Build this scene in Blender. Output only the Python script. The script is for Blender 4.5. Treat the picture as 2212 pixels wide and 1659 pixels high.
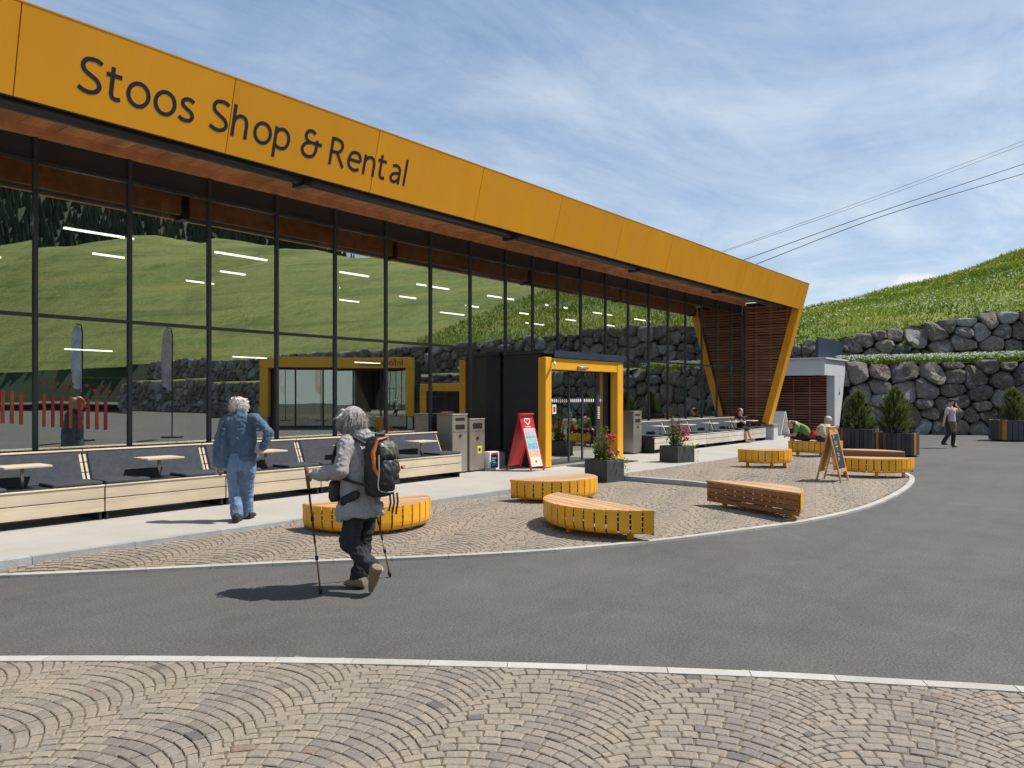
import bpy, bmesh, math, random
from mathutils import Vector, Matrix, noise
random.seed(7)
for o in list(bpy.data.objects): bpy.data.objects.remove(o)
scene = bpy.context.scene
COL = scene.collection
R = math.radians
# ------------------------------------------------------------------ camera
FPX, CX, HY, EYE = 1660.0, 1106.0, 858.0, 1.72      # measured on a 2212 px wide copy of the photograph
PHI = math.atan(1324 / FPX); SN, CS = math.sin(PHI), math.cos(PHI)
cam_d = bpy.data.cameras.new('camera'); cam = bpy.data.objects.new('camera', cam_d); COL.objects.link(cam)
cam.location = (0, 0, EYE); cam.rotation_euler = (R(90), 0, PHI - R(90) + R(0))
cam.rotation_euler[2] = math.atan2(SN, CS) - R(90)
cam_d.sensor_width = 36; cam_d.lens = FPX / 2212 * 36; cam_d.shift_y = 28.5 / 2212
cam_d.clip_start = 0.05; cam_d.clip_end = 4000
scene.camera = cam
# ------------------------------------------------------------------ sun, sky, exposure
SUN_EL, SUN_AZ = 56.5, -43.2                        # azimuth measured from +X, anticlockwise
sd = Vector((math.cos(R(SUN_AZ)) * math.cos(R(SUN_EL)), math.sin(R(SUN_AZ)) * math.cos(R(SUN_EL)), math.sin(R(SUN_EL))))
sl = bpy.data.lights.new('sun', 'SUN'); sl.energy = 4.8; sl.angle = R(0.53); sl.color = (1, .95, .87)
so = bpy.data.objects.new('sun', sl); COL.objects.link(so)
so.rotation_euler = sd.to_track_quat('Z', 'Y').to_euler(); so.location = sd * 60
scene.view_settings.view_transform = 'Standard'; scene.view_settings.look = 'None'
scene.view_settings.exposure = 0.22; scene.view_settings.gamma = 1
world = bpy.data.worlds.new('World'); scene.world = world; world.use_nodes = True

class NT:
    """small helper to write node trees"""
    def __init__(s, nt): s.nt = nt
    def n(s, typ, **kw):
        nd = s.nt.nodes.new(typ)
        for k, v in kw.items():
            if k in ('ins',):
                for a, b in v.items():
                    if isinstance(b, bpy.types.NodeSocket): s.nt.links.new(b, nd.inputs[a])
                    else: nd.inputs[a].default_value = b
            else: setattr(nd, k, v)
        return nd
    def link(s, a, b): s.nt.links.new(a, b)
    def noise(s, vec, scale, detail=4, rough=.55, dist=0):
        i = {'Scale': scale, 'Detail': detail, 'Roughness': rough, 'Distortion': dist}
        if vec is not None: i['Vector'] = vec
        return s.n('ShaderNodeTexNoise', ins=i).outputs['Fac']
    def ramp(s, fac, stops, interp='LINEAR'):
        nd = s.n('ShaderNodeValToRGB', ins={'Fac': fac}); nd.color_ramp.interpolation = interp
        els = nd.color_ramp.elements
        while len(els) < len(stops): els.new(.5)
        for e, (p, c) in zip(els, stops):
            e.position = p; e.color = (*c, 1) if len(c) == 3 else c
        return nd.outputs['Color']
    def mix(s, fac, a, b, mode='MIX'):
        nd = s.n('ShaderNodeMix', data_type='RGBA', blend_type=mode)
        for sock, v in ((nd.inputs[0], fac), (nd.inputs[6], a), (nd.inputs[7], b)):
            if isinstance(v, bpy.types.NodeSocket): s.nt.links.new(v, sock)
            else: sock.default_value = (*v, 1) if isinstance(v, tuple) and len(v) == 3 else v
        return nd.outputs[2]
    def math(s, op, a, b=0.0, clamp=False):
        nd = s.n('ShaderNodeMath', operation=op, use_clamp=clamp)
        for sock, v in ((nd.inputs[0], a), (nd.inputs[1], b)):
            if isinstance(v, bpy.types.NodeSocket): s.nt.links.new(v, sock)
            else: sock.default_value = v
        return nd.outputs[0]
    def mapr(s, v, a, b, c, d):
        return s.n('ShaderNodeMapRange', ins={0: v, 1: a, 2: b, 3: c, 4: d}).outputs[0]

w = NT(world.node_tree); world.node_tree.nodes.clear()
sky = w.n('ShaderNodeTexSky', sky_type='NISHITA', sun_disc=False)
sky.sun_elevation = R(SUN_EL); sky.sun_rotation = math.atan2(sd.x, sd.y); sky.altitude = 1300
sky.air_density = 1.0; sky.dust_density = 0.6; sky.ozone_density = 2.2
geo = w.n('ShaderNodeTexCoord').outputs['Generated']
sep = w.n('ShaderNodeSeparateXYZ', ins={0: geo})
zz = w.math('MAXIMUM', sep.outputs[2], .06)
px_ = w.math('DIVIDE', sep.outputs[0], zz); py_ = w.math('DIVIDE', sep.outputs[1], zz)
plane = w.n('ShaderNodeCombineXYZ', ins={0: px_, 1: py_}).outputs[0]
mp = w.n('ShaderNodeMapping', ins={0: plane, 2: (0, 0, R(-25)), 3: (.28, .62, 1)}).outputs[0]
streak = w.noise(mp, 1.3, 10, .64, 1.3)
mp2 = w.n('ShaderNodeMapping', ins={0: plane, 1: (3, 1, 0), 3: (.35, .5, 1)}).outputs[0]
patch = w.noise(mp2, .9, 3, .5)
fine = w.noise(w.n('ShaderNodeMapping', ins={0: plane, 2: (0, 0, R(-20)), 3: (.6, 1.5, 1)}).outputs[0], 3.0, 9, .68, .6)
cov = w.math('ADD', w.math('MULTIPLY', streak, .55), w.math('ADD', w.math('MULTIPLY', patch, .45), w.math('MULTIPLY', fine, .16)))
cov = w.mapr(cov, .47, .80, .03, .80)
low = w.mapr(sep.outputs[2], .0, .45, .36, .0)       # thin veil of cirrus gathers towards the horizon
cov = w.math('ADD', cov, low, True)
# a small fair-weather cumulus standing over the hill crest
cdir = (math.cos(R(10.6)), math.sin(R(10.6)), .128)
dv = w.n('ShaderNodeVectorMath', operation='SUBTRACT', ins={0: geo, 1: Vector(cdir).normalized()}).outputs[0]
dm = w.n('ShaderNodeMapping', ins={0: dv, 3: (26, 26, 62)}).outputs[0]
dl = w.n('ShaderNodeVectorMath', operation='LENGTH', ins={0: dm}).outputs['Value']
puff = w.math('ADD', dl, w.math('MULTIPLY', w.noise(geo, 60, 5, .6), 1.3))
puff = w.mapr(puff, 1.25, 1.65, .85, 0)
cloud = w.n('ShaderNodeRGB'); cloud.outputs[0].default_value = (7.2, 8.0, 8.7, 1)
cum = w.n('ShaderNodeRGB'); cum.outputs[0].default_value = (8.3, 8.3, 8.6, 1)
skyc = w.mix(.35, sky.outputs[0], (2.3, 4.3, 7.4))
c1 = w.mix(cov, skyc, cloud.outputs[0]); c2 = w.mix(puff, c1, cum.outputs[0])
bg = w.n('ShaderNodeBackground', ins={0: c2, 1: 0.095})
w.link(bg.outputs[0], w.n('ShaderNodeOutputWorld').inputs[0])

# ------------------------------------------------------------------ photo geometry helpers (plan of the place was measured with these)
def ray(u, v):
    r = (u - CX) / FPX
    return (r * SN + CS, -r * CS + SN, (HY - v) / FPX)
def G(u, v, g=0.0):
    q = ray(u, v); t = (g - EYE) / q[2]; return Vector((q[0] * t, q[1] * t, g))
def atY(u, v, Y):
    q = ray(u, v); t = Y / q[1]; return Vector((q[0] * t, Y, EYE + q[2] * t))
def atX(u, v, X):
    q = ray(u, v); t = X / q[0]; return Vector((X, q[1] * t, EYE + q[2] * t))
def atD(u, v, D):
    q = ray(u, v); return Vector((q[0] * D, q[1] * D, EYE + q[2] * D))

# ------------------------------------------------------------------ mesh helpers
class MB:
    def __init__(s): s.v = []; s.f = []; s.mi = []; s.at = []
    def add(s, vs, fs, mi=0, a=0.5):
        b = len(s.v); s.v += [tuple(x) for x in vs]
        for f in fs: s.f.append(tuple(b + i for i in f)); s.mi.append(mi)
        s.at += [a] * len(vs)
        return s
    def box(s, x0, x1, y0, y1, z0, z1, mi=0, a=.5, M=None, bev=0):
        if bev:
            bm = bmesh.new(); bmesh.ops.create_cube(bm, size=1)
            for v in bm.verts: v.co = Vector(((x0 + x1) / 2 + v.co.x * (x1 - x0), (y0 + y1) / 2 + v.co.y * (y1 - y0), (z0 + z1) / 2 + v.co.z * (z1 - z0)))
            bmesh.ops.bevel(bm, geom=list(bm.edges), offset=bev, segments=2 if bev > .012 else 1, affect='EDGES', profile=.5)
            vs = [v.co.copy() for v in bm.verts]; bm.verts.index_update(); fs = [[v.index for v in f.verts] for f in bm.faces]; bm.free()
        else:
            vs = [Vector(p) for p in ((x0, y0, z0), (x1, y0, z0), (x1, y1, z0), (x0, y1, z0), (x0, y0, z1), (x1, y0, z1), (x1, y1, z1), (x0, y1, z1))]
            fs = [(0, 3, 2, 1), (4, 5, 6, 7), (0, 1, 5, 4), (1, 2, 6, 5), (2, 3, 7, 6), (3, 0, 4, 7)]
        if M: vs = [M @ v for v in vs]
        return s.add(vs, fs, mi, a)
    def prism(s, poly, z0, z1, mi=0, a=.5, M=None):
        n = len(poly)
        vs = [Vector((x, y, z0)) for x, y in poly] + [Vector((x, y, z1)) for x, y in poly]
        if M: vs = [M @ v for v in vs]
        ar = sum(poly[i][0] * poly[(i + 1) % n][1] - poly[(i + 1) % n][0] * poly[i][1] for i in range(n))
        fs = [tuple(range(n - 1, -1, -1)), tuple(range(n, 2 * n))] + [(i, (i + 1) % n, n + (i + 1) % n, n + i) for i in range(n)]
        if ar < 0: fs = [tuple(reversed(f)) for f in fs]
        return s.add(vs, fs, mi, a)
    def tube(s, pts, rad, seg=8, mi=0, a=.5, cap=True, flat=None):
        pts = [Vector(p) for p in pts]; n = len(pts); rs = rad if isinstance(rad, (list, tuple)) else [rad] * n
        vs = []; up = Vector((0, 0, 1)); prev = None
        for i, p in enumerate(pts):
            t = (pts[min(i + 1, n - 1)] - pts[max(i - 1, 0)]).normalized()
            if prev is None:
                x = t.cross(up if abs(t.z) < .9 else Vector((1, 0, 0))).normalized()
            else: x = (prev - t * prev.dot(t)).normalized()
            prev = x; y = t.cross(x)
            for k in range(seg):
                an = 2 * math.pi * k / seg
                vs.append(p + x * math.cos(an) * rs[i] + y * math.sin(an) * rs[i] * (flat or 1))
        fs = [(i * seg + k, i * seg + (k + 1) % seg, (i + 1) * seg + (k + 1) % seg, (i + 1) * seg + k) for i in range(n - 1) for k in range(seg)]
        if cap: fs += [tuple(range(seg - 1, -1, -1)), tuple(range((n - 1) * seg, n * seg))]
        return s.add(vs, fs, mi, a)
    def mesh(s, name, mats, smooth=False):
        me = bpy.data.meshes.new(name); me.from_pydata(s.v, [], s.f); me.update()
        for m in (mats if isinstance(mats, (list, tuple)) else [mats]): me.materials.append(m)
        if any(s.mi): me.polygons.foreach_set('material_index', s.mi)
        if any(abs(x - .5) > 1e-6 for x in s.at):
            at = me.attributes.new('rnd', 'FLOAT', 'POINT'); at.data.foreach_set('value', s.at)
        if smooth: me.polygons.foreach_set('use_smooth', [True] * len(me.polygons))
        return me
    def obj(s, name, mats, parent=None, smooth=False):
        return link(name, s.mesh(name, mats, smooth), parent)
def link(name, me, parent=None, loc=None):
    o = bpy.data.objects.new(name, me); COL.objects.link(o)
    if parent: o.parent = parent
    if loc is not None: o.location = loc
    return o
def tag(o, label=None, cat=None, group=None, kind=None):
    if label: o['label'] = label
    if cat: o['category'] = cat
    if group: o['group'] = group
    if kind: o['kind'] = kind
    return o
def thing(name, label, cat, loc=(0, 0, 0), rz=0, group=None):
    o = link(name, None); o.location = loc; o.rotation_euler = (0, 0, rz); o.empty_display_size = .2
    return tag(o, label, cat, group)
def box(name, dims, mat, parent=None, bev=0):
    return MB().box(*dims, bev=bev).obj(name, mat, parent)
def copy_tree(o, parent=None):
    c = o.copy(); COL.objects.link(c); c.parent = parent
    for ch in list(o.children): copy_tree(ch, c)
    return c

# ------------------------------------------------------------------ materials
MATS = {}
def mat(name, base, rough=.6, metal=0, var=.0, vscale=6, bump=0, bscale=40, spec=.5, coat=0, stretch=None, detail=5, rnd=0, rndobj=False, bdist=.02, emit=None, coords='Object', speck=0):
    if name in MATS: return MATS[name]
    m = bpy.data.materials.new(name); m.use_nodes = True; MATS[name] = m
    t = NT(m.node_tree); bs = m.node_tree.nodes['Principled BSDF']
    bs.inputs['Roughness'].default_value = rough; bs.inputs['Metallic'].default_value = metal
    bs.inputs['Specular IOR Level'].default_value = spec
    if coat: bs.inputs['Coat Weight'].default_value = coat; bs.inputs['Coat Roughness'].default_value = .15
    if coords == 'World': co = t.n('ShaderNodeNewGeometry').outputs['Position']
    else: co = t.n('ShaderNodeTexCoord').outputs[coords]
    if stretch: co = t.n('ShaderNodeMapping', ins={0: co, 3: stretch}).outputs[0]
    c = None
    if var:
        nz = t.noise(co, vscale, detail, .6)
        c = t.ramp(nz, [(.25, tuple(x * (1 - var) for x in base)), (.75, tuple(min(1, x * (1 + var)) for x in base))])
    else:
        rg = t.n('ShaderNodeRGB'); rg.outputs[0].default_value = (*base, 1); c = rg.outputs[0]
    if rnd:
        f = t.n('ShaderNodeObjectInfo').outputs['Random'] if rndobj else t.n('ShaderNodeAttribute', attribute_name='rnd').outputs['Fac']
        k = t.mapr(f, 0, 1, 1 - rnd, 1 + rnd)
        c = t.n('ShaderNodeVectorMath', operation='SCALE', ins={0: c, 'Scale': k}).outputs[0]
    if speck:
        sp = t.noise(co, bscale * 2, 2, .7); sp = t.mapr(sp, .35, .65, 1 - speck, 1 + speck)
        c = t.n('ShaderNodeVectorMath', operation='SCALE', ins={0: c, 'Scale': sp}).outputs[0]
    t.link(c, bs.inputs['Base Color'])
    if var and rough < .9:
        t.link(t.mapr(t.noise(co, vscale * 2.3, 3), .3, .7, max(0, rough - .08), min(1, rough + .12)), bs.inputs['Roughness'])
    if bump:
        b = t.n('ShaderNodeBump', ins={'Strength': bump, 'Distance': bdist, 'Height': t.noise(co, bscale, 6, .6)})
        t.link(b.outputs[0], bs.inputs['Normal'])
    if emit:
        bs.inputs['Emission Color'].default_value = (*emit[0], 1); bs.inputs['Emission Strength'].default_value = emit[1]
    return m
YEL = (.86, .42, .022)
m_yellow = mat('yellow_paint', YEL, .38, var=.05, vscale=2.5, bump=.04, bscale=30, rnd=.04)
m_fascia = mat('yellow_facade_panel', (.80, .345, .006), .45, var=.07, vscale=1.0, bump=.05, bscale=2, rnd=.035, rndobj=True, stretch=(1, 1, .3))
m_navy = mat('navy_lettering', (.012, .016, .032), .45)
m_anth = mat('anthracite_metal', (.032, .036, .04), .42, var=.15, vscale=3, bump=.03)
m_mull = mat('mullion_metal', (.042, .05, .055), .35, var=.1, vscale=2)
m_panel = mat('dark_panel', (.03, .03, .033), .5, var=.12, vscale=1.5)
m_soffit = mat('soffit_wood', (.52, .24, .105), .6, var=.3, vscale=5, stretch=(1, .12, 1), bump=.15, bscale=20, rnd=.18)
m_slat = mat('brown_slat_wood', (.29, .120, .065), .65, var=.4, vscale=8, stretch=(1, .15, 1), bump=.15, bscale=30, rnd=.2, rndobj=True)
m_black = mat('black_backing', (.012, .013, .018), .8)
m_plank = mat('bench_plank_wood', (.52, .31, .165), .58, var=.28, vscale=9, stretch=(.12, 1, 1), bump=.12, bscale=25, rnd=.16, rndobj=True)
m_bplank = mat('bench_brown_wood', (.27, .115, .045), .55, var=.35, vscale=9, stretch=(.1, 1, 1), bump=.12, bscale=25, rnd=.2, rndobj=True)
m_pale = mat('pale_bench_wood', (.58, .48, .345), .6, var=.26, vscale=6, stretch=(.15, 1, 1), bump=.08, bscale=20, rnd=.08, rndobj=True)
m_greywood = mat('weathered_bench_wood', (.55, .50, .43), .65, var=.28, vscale=7, stretch=(.2, 1, 2), bump=.1, bscale=20, rnd=.14, rndobj=True)
m_fabric = mat('slate_fabric', (.042, .050, .062), .85, var=.12, vscale=7, bump=.12, bscale=160)
m_steel = mat('brushed_steel', (.46, .42, .36), .38, metal=.75, var=.08, vscale=2, stretch=(1, 1, .2), bump=.02)
m_dsteel = mat('dark_steel', (.02, .02, .022), .4)
m_conc = mat('concrete_paving', (.40, .378, .342), .8, var=.10, vscale=1.1, bump=.12, bscale=60, coords='World', speck=.05)
m_concw = mat('concrete_wall', (.52, .53, .54), .75, var=.10, vscale=1.4, bump=.08, bscale=20)
m_kerb = mat('kerb_granite', (.43, .405, .365), .75, var=.12, vscale=5, bump=.15, bscale=50, coords='World', rnd=.1, rndobj=True, speck=.08)
m_gran = mat('grey_granite', (.36, .36, .36), .75, var=.15, vscale=6, bump=.15, bscale=60, coords='World', rnd=.1, rndobj=True, speck=.2)
m_red = mat('red_paint', (.52, .022, .025), .35, var=.05)
m_white = mat('white_paint', (.78, .77, .75), .5)
m_blackrub = mat('black_rubber', (.015, .015, .016), .6)
m_navypanel = mat('navy_sheet_panel', (.016, .030, .060), .5, var=.1, vscale=1.5)
m_blue = mat('print_blue', (.16, .42, .75), .6, var=.5, vscale=30); m_green = mat('print_green', (.35, .55, .30), .6, var=.5, vscale=30)
m_orange = mat('print_orange', (.75, .45, .20), .6, var=.5, vscale=25); m_pink = mat('print_pink', (.72, .40, .38), .6, var=.4, vscale=25)
m_cream = mat('print_cream', (.70, .66, .50), .6, var=.15, vscale=30); m_grey = mat('print_grey', (.45, .46, .47), .6, var=.5, vscale=35)
m_board = mat('chalkboard', (.018, .02, .022), .7, var=.2, vscale=8); m_chalk = mat('chalk', (.62, .64, .66), .9)
m_signwood = mat('sign_wood', (.50, .28, .11), .55, var=.25, vscale=10, stretch=(1, 1, .15), bump=.08)
m_planter = mat('planter_fibre', (.055, .056, .06), .65, var=.2, vscale=4, bump=.1, bscale=30)
m_soil = mat('soil', (.05, .035, .022), .95, var=.4, vscale=30, bump=.4)
m_light = mat('tube_light_glow', (.9, .9, .85), .5, emit=((1, .94, .82), 5))
m_woodpost = mat('timber_column', (.62, .42, .21), .6, var=.2, vscale=5, stretch=(1, 1, .15), bump=.06)
m_floor = mat('shop_floor', (.10, .10, .10), .4, var=.1); m_ceil = mat('shop_ceiling', (.06, .035, .022), .7, var=.2, vscale=4)
m_backwall = mat('shop_back_wall', (.05, .04, .033), .7, var=.4, vscale=1.5)

def asphalt():
    m = bpy.data.materials.new('asphalt'); m.use_nodes = True; t = NT(m.node_tree); bs = m.node_tree.nodes['Principled BSDF']
    co = t.n('ShaderNodeNewGeometry').outputs['Position']
    big = t.noise(co, .35, 4, .6); med = t.noise(co, 2.2, 5, .65); fin = t.noise(co, 62, 4, .8); vor = t.n('ShaderNodeTexVoronoi', ins={'Vector': co, 'Scale': 42}).outputs['Distance']
    c = t.ramp(big, [(.3, (.078, .075, .071)), (.7, (.112, .108, .102))])
    c = t.mix(t.mapr(med, .35, .7, 0, .5), c, (.128, .124, .117))
    str_ = t.noise(t.n('ShaderNodeMapping', ins={0: co, 2: (0, 0, R(-52)), 3: (.25, 3.0, 1)}).outputs[0], 1.1, 4, .6)
    c = t.mix(t.mapr(str_, .50, .70, 0, .30), c, (.074, .071, .067)); pat = t.noise(co, .9, 6, .7, 1.0); c = t.mix(t.mapr(pat, .60, .72, 0, .40), c, (.150, .145, .137))
    k = t.mapr(fin, .32, .68, .52, 1.48)
    c = t.n('ShaderNodeVectorMath', operation='SCALE', ins={0: c, 'Scale': k}).outputs[0]
    t.link(t.mix(t.mapr(vor, .0, .20, .75, 0), c, (.23, .225, .21)), bs.inputs['Base Color'])
    bs.inputs['Roughness'].default_value = .84; bs.inputs['Specular IOR Level'].default_value = .3
    h = t.math('ADD', t.math('MULTIPLY', fin, .6), vor)
    t.link(t.n('ShaderNodeBump', ins={'Strength': .5, 'Distance': .008, 'Height': h}).outputs[0], bs.inputs['Normal'])
    return m
m_asph = asphalt()

def sett_mat():
    m = bpy.data.materials.new('granite_sett'); m.use_nodes = True; t = NT(m.node_tree); bs = m.node_tree.nodes['Principled BSDF']
    co = t.n('ShaderNodeNewGeometry').outputs['Position']; a = t.n('ShaderNodeAttribute', attribute_name='rnd').outputs['Fac']
    c = t.ramp(a, [(0, (.125, .112, .100)), (.25, (.178, .158, .136)), (.5, (.248, .212, .172)), (.75, (.300, .248, .194)), (.9, (.295, .232, .177)), (1, (.21, .15, .115))])
    k = t.mapr(t.noise(co, 55, 5, .7), .3, .7, .78, 1.22)
    c = t.n('ShaderNodeVectorMath', operation='SCALE', ins={0: c, 'Scale': k}).outputs[0]
    t.link(c, bs.inputs['Base Color']); bs.inputs['Roughness'].default_value = .78; bs.inputs['Specular IOR Level'].default_value = .35
    t.link(t.n('ShaderNodeBump', ins={'Strength': .45, 'Distance': .012, 'Height': t.noise(co, 45, 5, .65)}).outputs[0], bs.inputs['Normal'])
    return m
m_sett = sett_mat()
m_joint = mat('joint_sand', (.17, .13, .085), .95, var=.3, vscale=9, bump=.3, bscale=90, coords='World')

def glass_mat():
    m = bpy.data.materials.new('solar_control_glass'); m.use_nodes = True; t = NT(m.node_tree); m.node_tree.nodes.clear()
    co = t.n('ShaderNodeTexCoord').outputs['Object']
    b = t.n('ShaderNodeBump', ins={'Strength': .012, 'Distance': .05, 'Height': t.noise(co, .9, 1, .4)})
    fr = t.n('ShaderNodeFresnel', ins={'IOR': 1.55}).outputs[0]
    fac = t.math('ADD', t.math('MULTIPLY', fr, .48), .52, True)
    gl = t.n('ShaderNodeBsdfGlossy', ins={'Color': (.96, 1, .93, 1), 'Roughness': 0.0, 'Normal': b.outputs[0]})
    tr = t.n('ShaderNodeBsdfTransparent', ins={'Color': (.50, .58, .54, 1)})
    mx = t.n('ShaderNodeMixShader', ins={0: fac, 1: tr.outputs[0], 2: gl.outputs[0]})
    t.link(mx.outputs[0], t.n('ShaderNodeOutputMaterial').inputs[0])
    return m
m_glass = glass_mat()
def clear_mat():
    m = bpy.data.materials.new('pane_edge'); m.use_nodes = True; t = NT(m.node_tree); m.node_tree.nodes.clear()
    tr = t.n('ShaderNodeBsdfTransparent', ins={'Color': (.97, 1, .98, 1)}); t.link(tr.outputs[0], t.n('ShaderNodeOutputMaterial').inputs[0]); return m
m_clear = clear_mat()
# ================================================================== SETTING: ground, paving, kerbs
def pip(x, y, poly):
    ins = False; j = len(poly) - 1
    for i in range(len(poly)):
        xi, yi = poly[i]; xj, yj = poly[j]
        if (yi > y) != (yj > y) and x < (xj - xi) * (y - yi) / (yj - yi) + xi: ins = not ins
        j = i
    return ins
def spline(pts, n=8):
    out = []
    P = [Vector((*p, 0)) if len(p) == 2 else Vector(p) for p in pts]
    for i in range(len(P) - 1):
        p0 = P[max(i - 1, 0)]; p1 = P[i]; p2 = P[i + 1]; p3 = P[min(i + 2, len(P) - 1)]
        for k in range(n):
            t = k / n
            out.append(.5 * ((2 * p1) + (p2 - p0) * t + (2 * p0 - 5 * p1 + 4 * p2 - p3) * t * t + (3 * p1 - p0 - 3 * p2 + p3) * t ** 3))
    out.append(P[-1]); return out
def sstep(a, b, x):
    t = max(0, min(1, (x - a) / (b - a))); return t * t * (3 - 2 * t)
STEP_X = 13.55
EDGE = [(.9, 10.1), (2.55, 8.45), (3.58, 7.58), (4.69, 6.70), (6.53, 5.21), (8.07, 4.35), (9.66, 3.75), (10.9, 3.36), (12.7, 3.10), (14.8, 3.10), (16.9, 3.28), (18.5, 3.62), (19.7, 4.25), (21.0, 5.4), (22.6, 7.0), (23.6, 8.5)]
EY = [(p.x, p.y) for p in spline(EDGE, 6)]
def walk_y(x): return 8.66 - .03 * x               # front edge of the walkway
def tz(x, y):                                     # the plaza rises gently to the walkway, the terrace right of the low step is higher
    if x < STEP_X:
        ey = 8.6
        for (a, b), (c, d) in zip(EY[:-1], EY[1:]):
            if a <= x <= c: ey = b + (d - b) * (x - a) / max(1e-6, c - a); break
        return (.075 - .05 * sstep(6, 12, x)) * max(0, min(1, (y - ey - .1) / max(.25, walk_y(x) - ey)))
    return .107 * sstep(4.7, 6.5, y)
WALK_Z = .13
ground = MB().add([(-150, -260, 0), (300, -260, 0), (300, 160, 0), (-150, 160, 0)], [(0, 1, 2, 3)]).obj('asphalt_ground', m_asph); tag(ground, kind='structure')
edge = [(p.x, p.y) for p in spline(EDGE, 6)]
plaza_poly = [e for e in edge if e[1] < walk_y(e[0]) - .06] + [(23.2, walk_y(23.2) - .06), (2.75, walk_y(2.75) - .06)]
# bed sheet that follows the terrace
def bed(name, x0, x1, y0, y1, nx, ny, poly, zf, z):
    mb = MB()
    for i in range(nx):
        for j in range(ny):
            xs = (x0 + (x1 - x0) * i / nx, x0 + (x1 - x0) * (i + 1) / nx); ys = (y0 + (y1 - y0) * j / ny, y0 + (y1 - y0) * (j + 1) / ny)
            if not (pip(sum(xs) / 2, sum(ys) / 2, poly) and pip(sum(xs) / 2, sum(ys) / 2 - .07, poly) and pip(sum(xs) / 2 - .07, sum(ys) / 2 - .03, poly) and pip(sum(xs) / 2 + .07, sum(ys) / 2 - .05, poly)): continue
            e = 1e-4
            mb.add([(xs[0], ys[0], z + zf(xs[0] + e, ys[0])), (xs[1], ys[0], z + zf(xs[1] - e, ys[0])), (xs[1], ys[1], z + zf(xs[1] - e, ys[1])), (xs[0], ys[1], z + zf(xs[0] + e, ys[1]))], [(0, 1, 2, 3)])
    return mb.obj(name, m_joint)
plaza = tag(bed('plaza_paving', STEP_X - 11, STEP_X + 11, 3, 8.5, 176, 55, plaza_poly, tz, .016), kind='structure')
# near kerb line, paving on the camera's side of it
NEAR = [(-1.2, 9.3), (.3, 7.55), (1.84, 5.76), (2.87, 4.44), (3.84, 3.06), (4.64, 1.81), (5.08, 1.03), (5.39, .46), (5.75, -.4), (6.2, -2.0), (6.4, -4)]
near = [(p.x, p.y) for p in spline(NEAR, 6)]
near_poly = near + [(-7, -4), (-7, 9.3)]
nearpave = tag(MB().add([(x, y, .0145) for x, y in near_poly], [tuple(range(len(near_poly)))]).obj('near_paving', m_joint), kind='structure')
if nearpave.data.polygons[0].normal.z < 0: nearpave.data.flip_normals()

PA = R(17); PW = .89; PSAG = .2; PR = (.445 ** 2 + PSAG ** 2) / (2 * PSAG); PB0 = 1.80
ca, sa = math.cos(PA), math.sin(PA); HALF = math.asin(.445 / PR)
def setts(inside, x0, x1, y0, y1, row=.078, seed=3, nst=10):
    """segmental-arch sett paving: yields centre, angle, length, width, tone"""
    rg = random.Random(seed); out = []
    cs_ = [(x, y) for x in (x0, x1) for y in (y0, y1)]
    amin = min(x * ca + y * sa for x, y in cs_); amax = max(x * ca + y * sa for x, y in cs_)
    bmin = min(-x * sa + y * ca for x, y in cs_); bmax = max(-x * sa + y * ca for x, y in cs_)
    for k in range(math.floor((bmin - PB0) / PW) - 1, math.ceil((bmax - PB0) / PW) + 1):
        bc = PB0 + (k + .5) * PW
        for j in range(math.floor(amin / row) - 5, math.ceil(amax / row) + 5):
            off = rg.random() * .5; n = nst
            cuts = [-HALF]; st = 2 * HALF / n
            th = -HALF - st * off
            while th < HALF:
                th += st * rg.uniform(.78, 1.22)
                if th < HALF - st * .3 and th > -HALF + st * .3: cuts.append(th)
            cuts.append(HALF)
            for t0, t1 in zip(cuts[:-1], cuts[1:]):
                tm = (t0 + t1) / 2
                a = j * row + (k % 2) * row * .5 + PR * math.cos(tm) - (PR - PSAG); b = bc + PR * math.sin(tm)
                x = a * ca - b * sa; y = a * sa + b * ca
                if not inside(x, y): continue
                ln = PR * (t1 - t0) - .009; wd = row * max(.62, math.cos(tm)) - .008
                ang = PA + tm + math.pi / 2
                crown = max(0, 1 - abs(tm + .18) / .55)
                tone = .60 - .28 * crown * (.5 + .5 * noise.noise((x * .7, y * .7, 2))) * 1.5 + rg.gauss(0, .09)
                if rg.random() < .012: tone = rg.choice((.02, .97, .05))
                out.append((x, y, ang, ln, wd, max(0.0, min(1, tone)), rg.uniform(-.0025, .0025), rg.uniform(-.02, .02), rg.uniform(-.02, .02)))
    return out
def sett_verts(x, y, ang, ln, wd, z, tx=0, ty=0, ins=.006, hh=.014):
    c, s_ = math.cos(ang), math.sin(ang); vs = []
    for zz_, q in ((.0, 0), (hh, 0), (hh + .004, ins)):
        for sx, sy in ((-1, -1), (1, -1), (1, 1), (-1, 1)):
            lx = sx * (ln / 2 - q); ly = sy * (wd / 2 - q)
            vs.append((x + lx * c - ly * s_, y + lx * s_ + ly * c, z + zz_ + (lx * tx + ly * ty if q or zz_ > 0 else 0)))
    return vs
SF = [(8, 9, 10, 11)] + [(a * 4 + i, a * 4 + (i + 1) % 4, a * 4 + 4 + (i + 1) % 4, a * 4 + 4 + i) for a in (0, 1) for i in range(4)]
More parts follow.
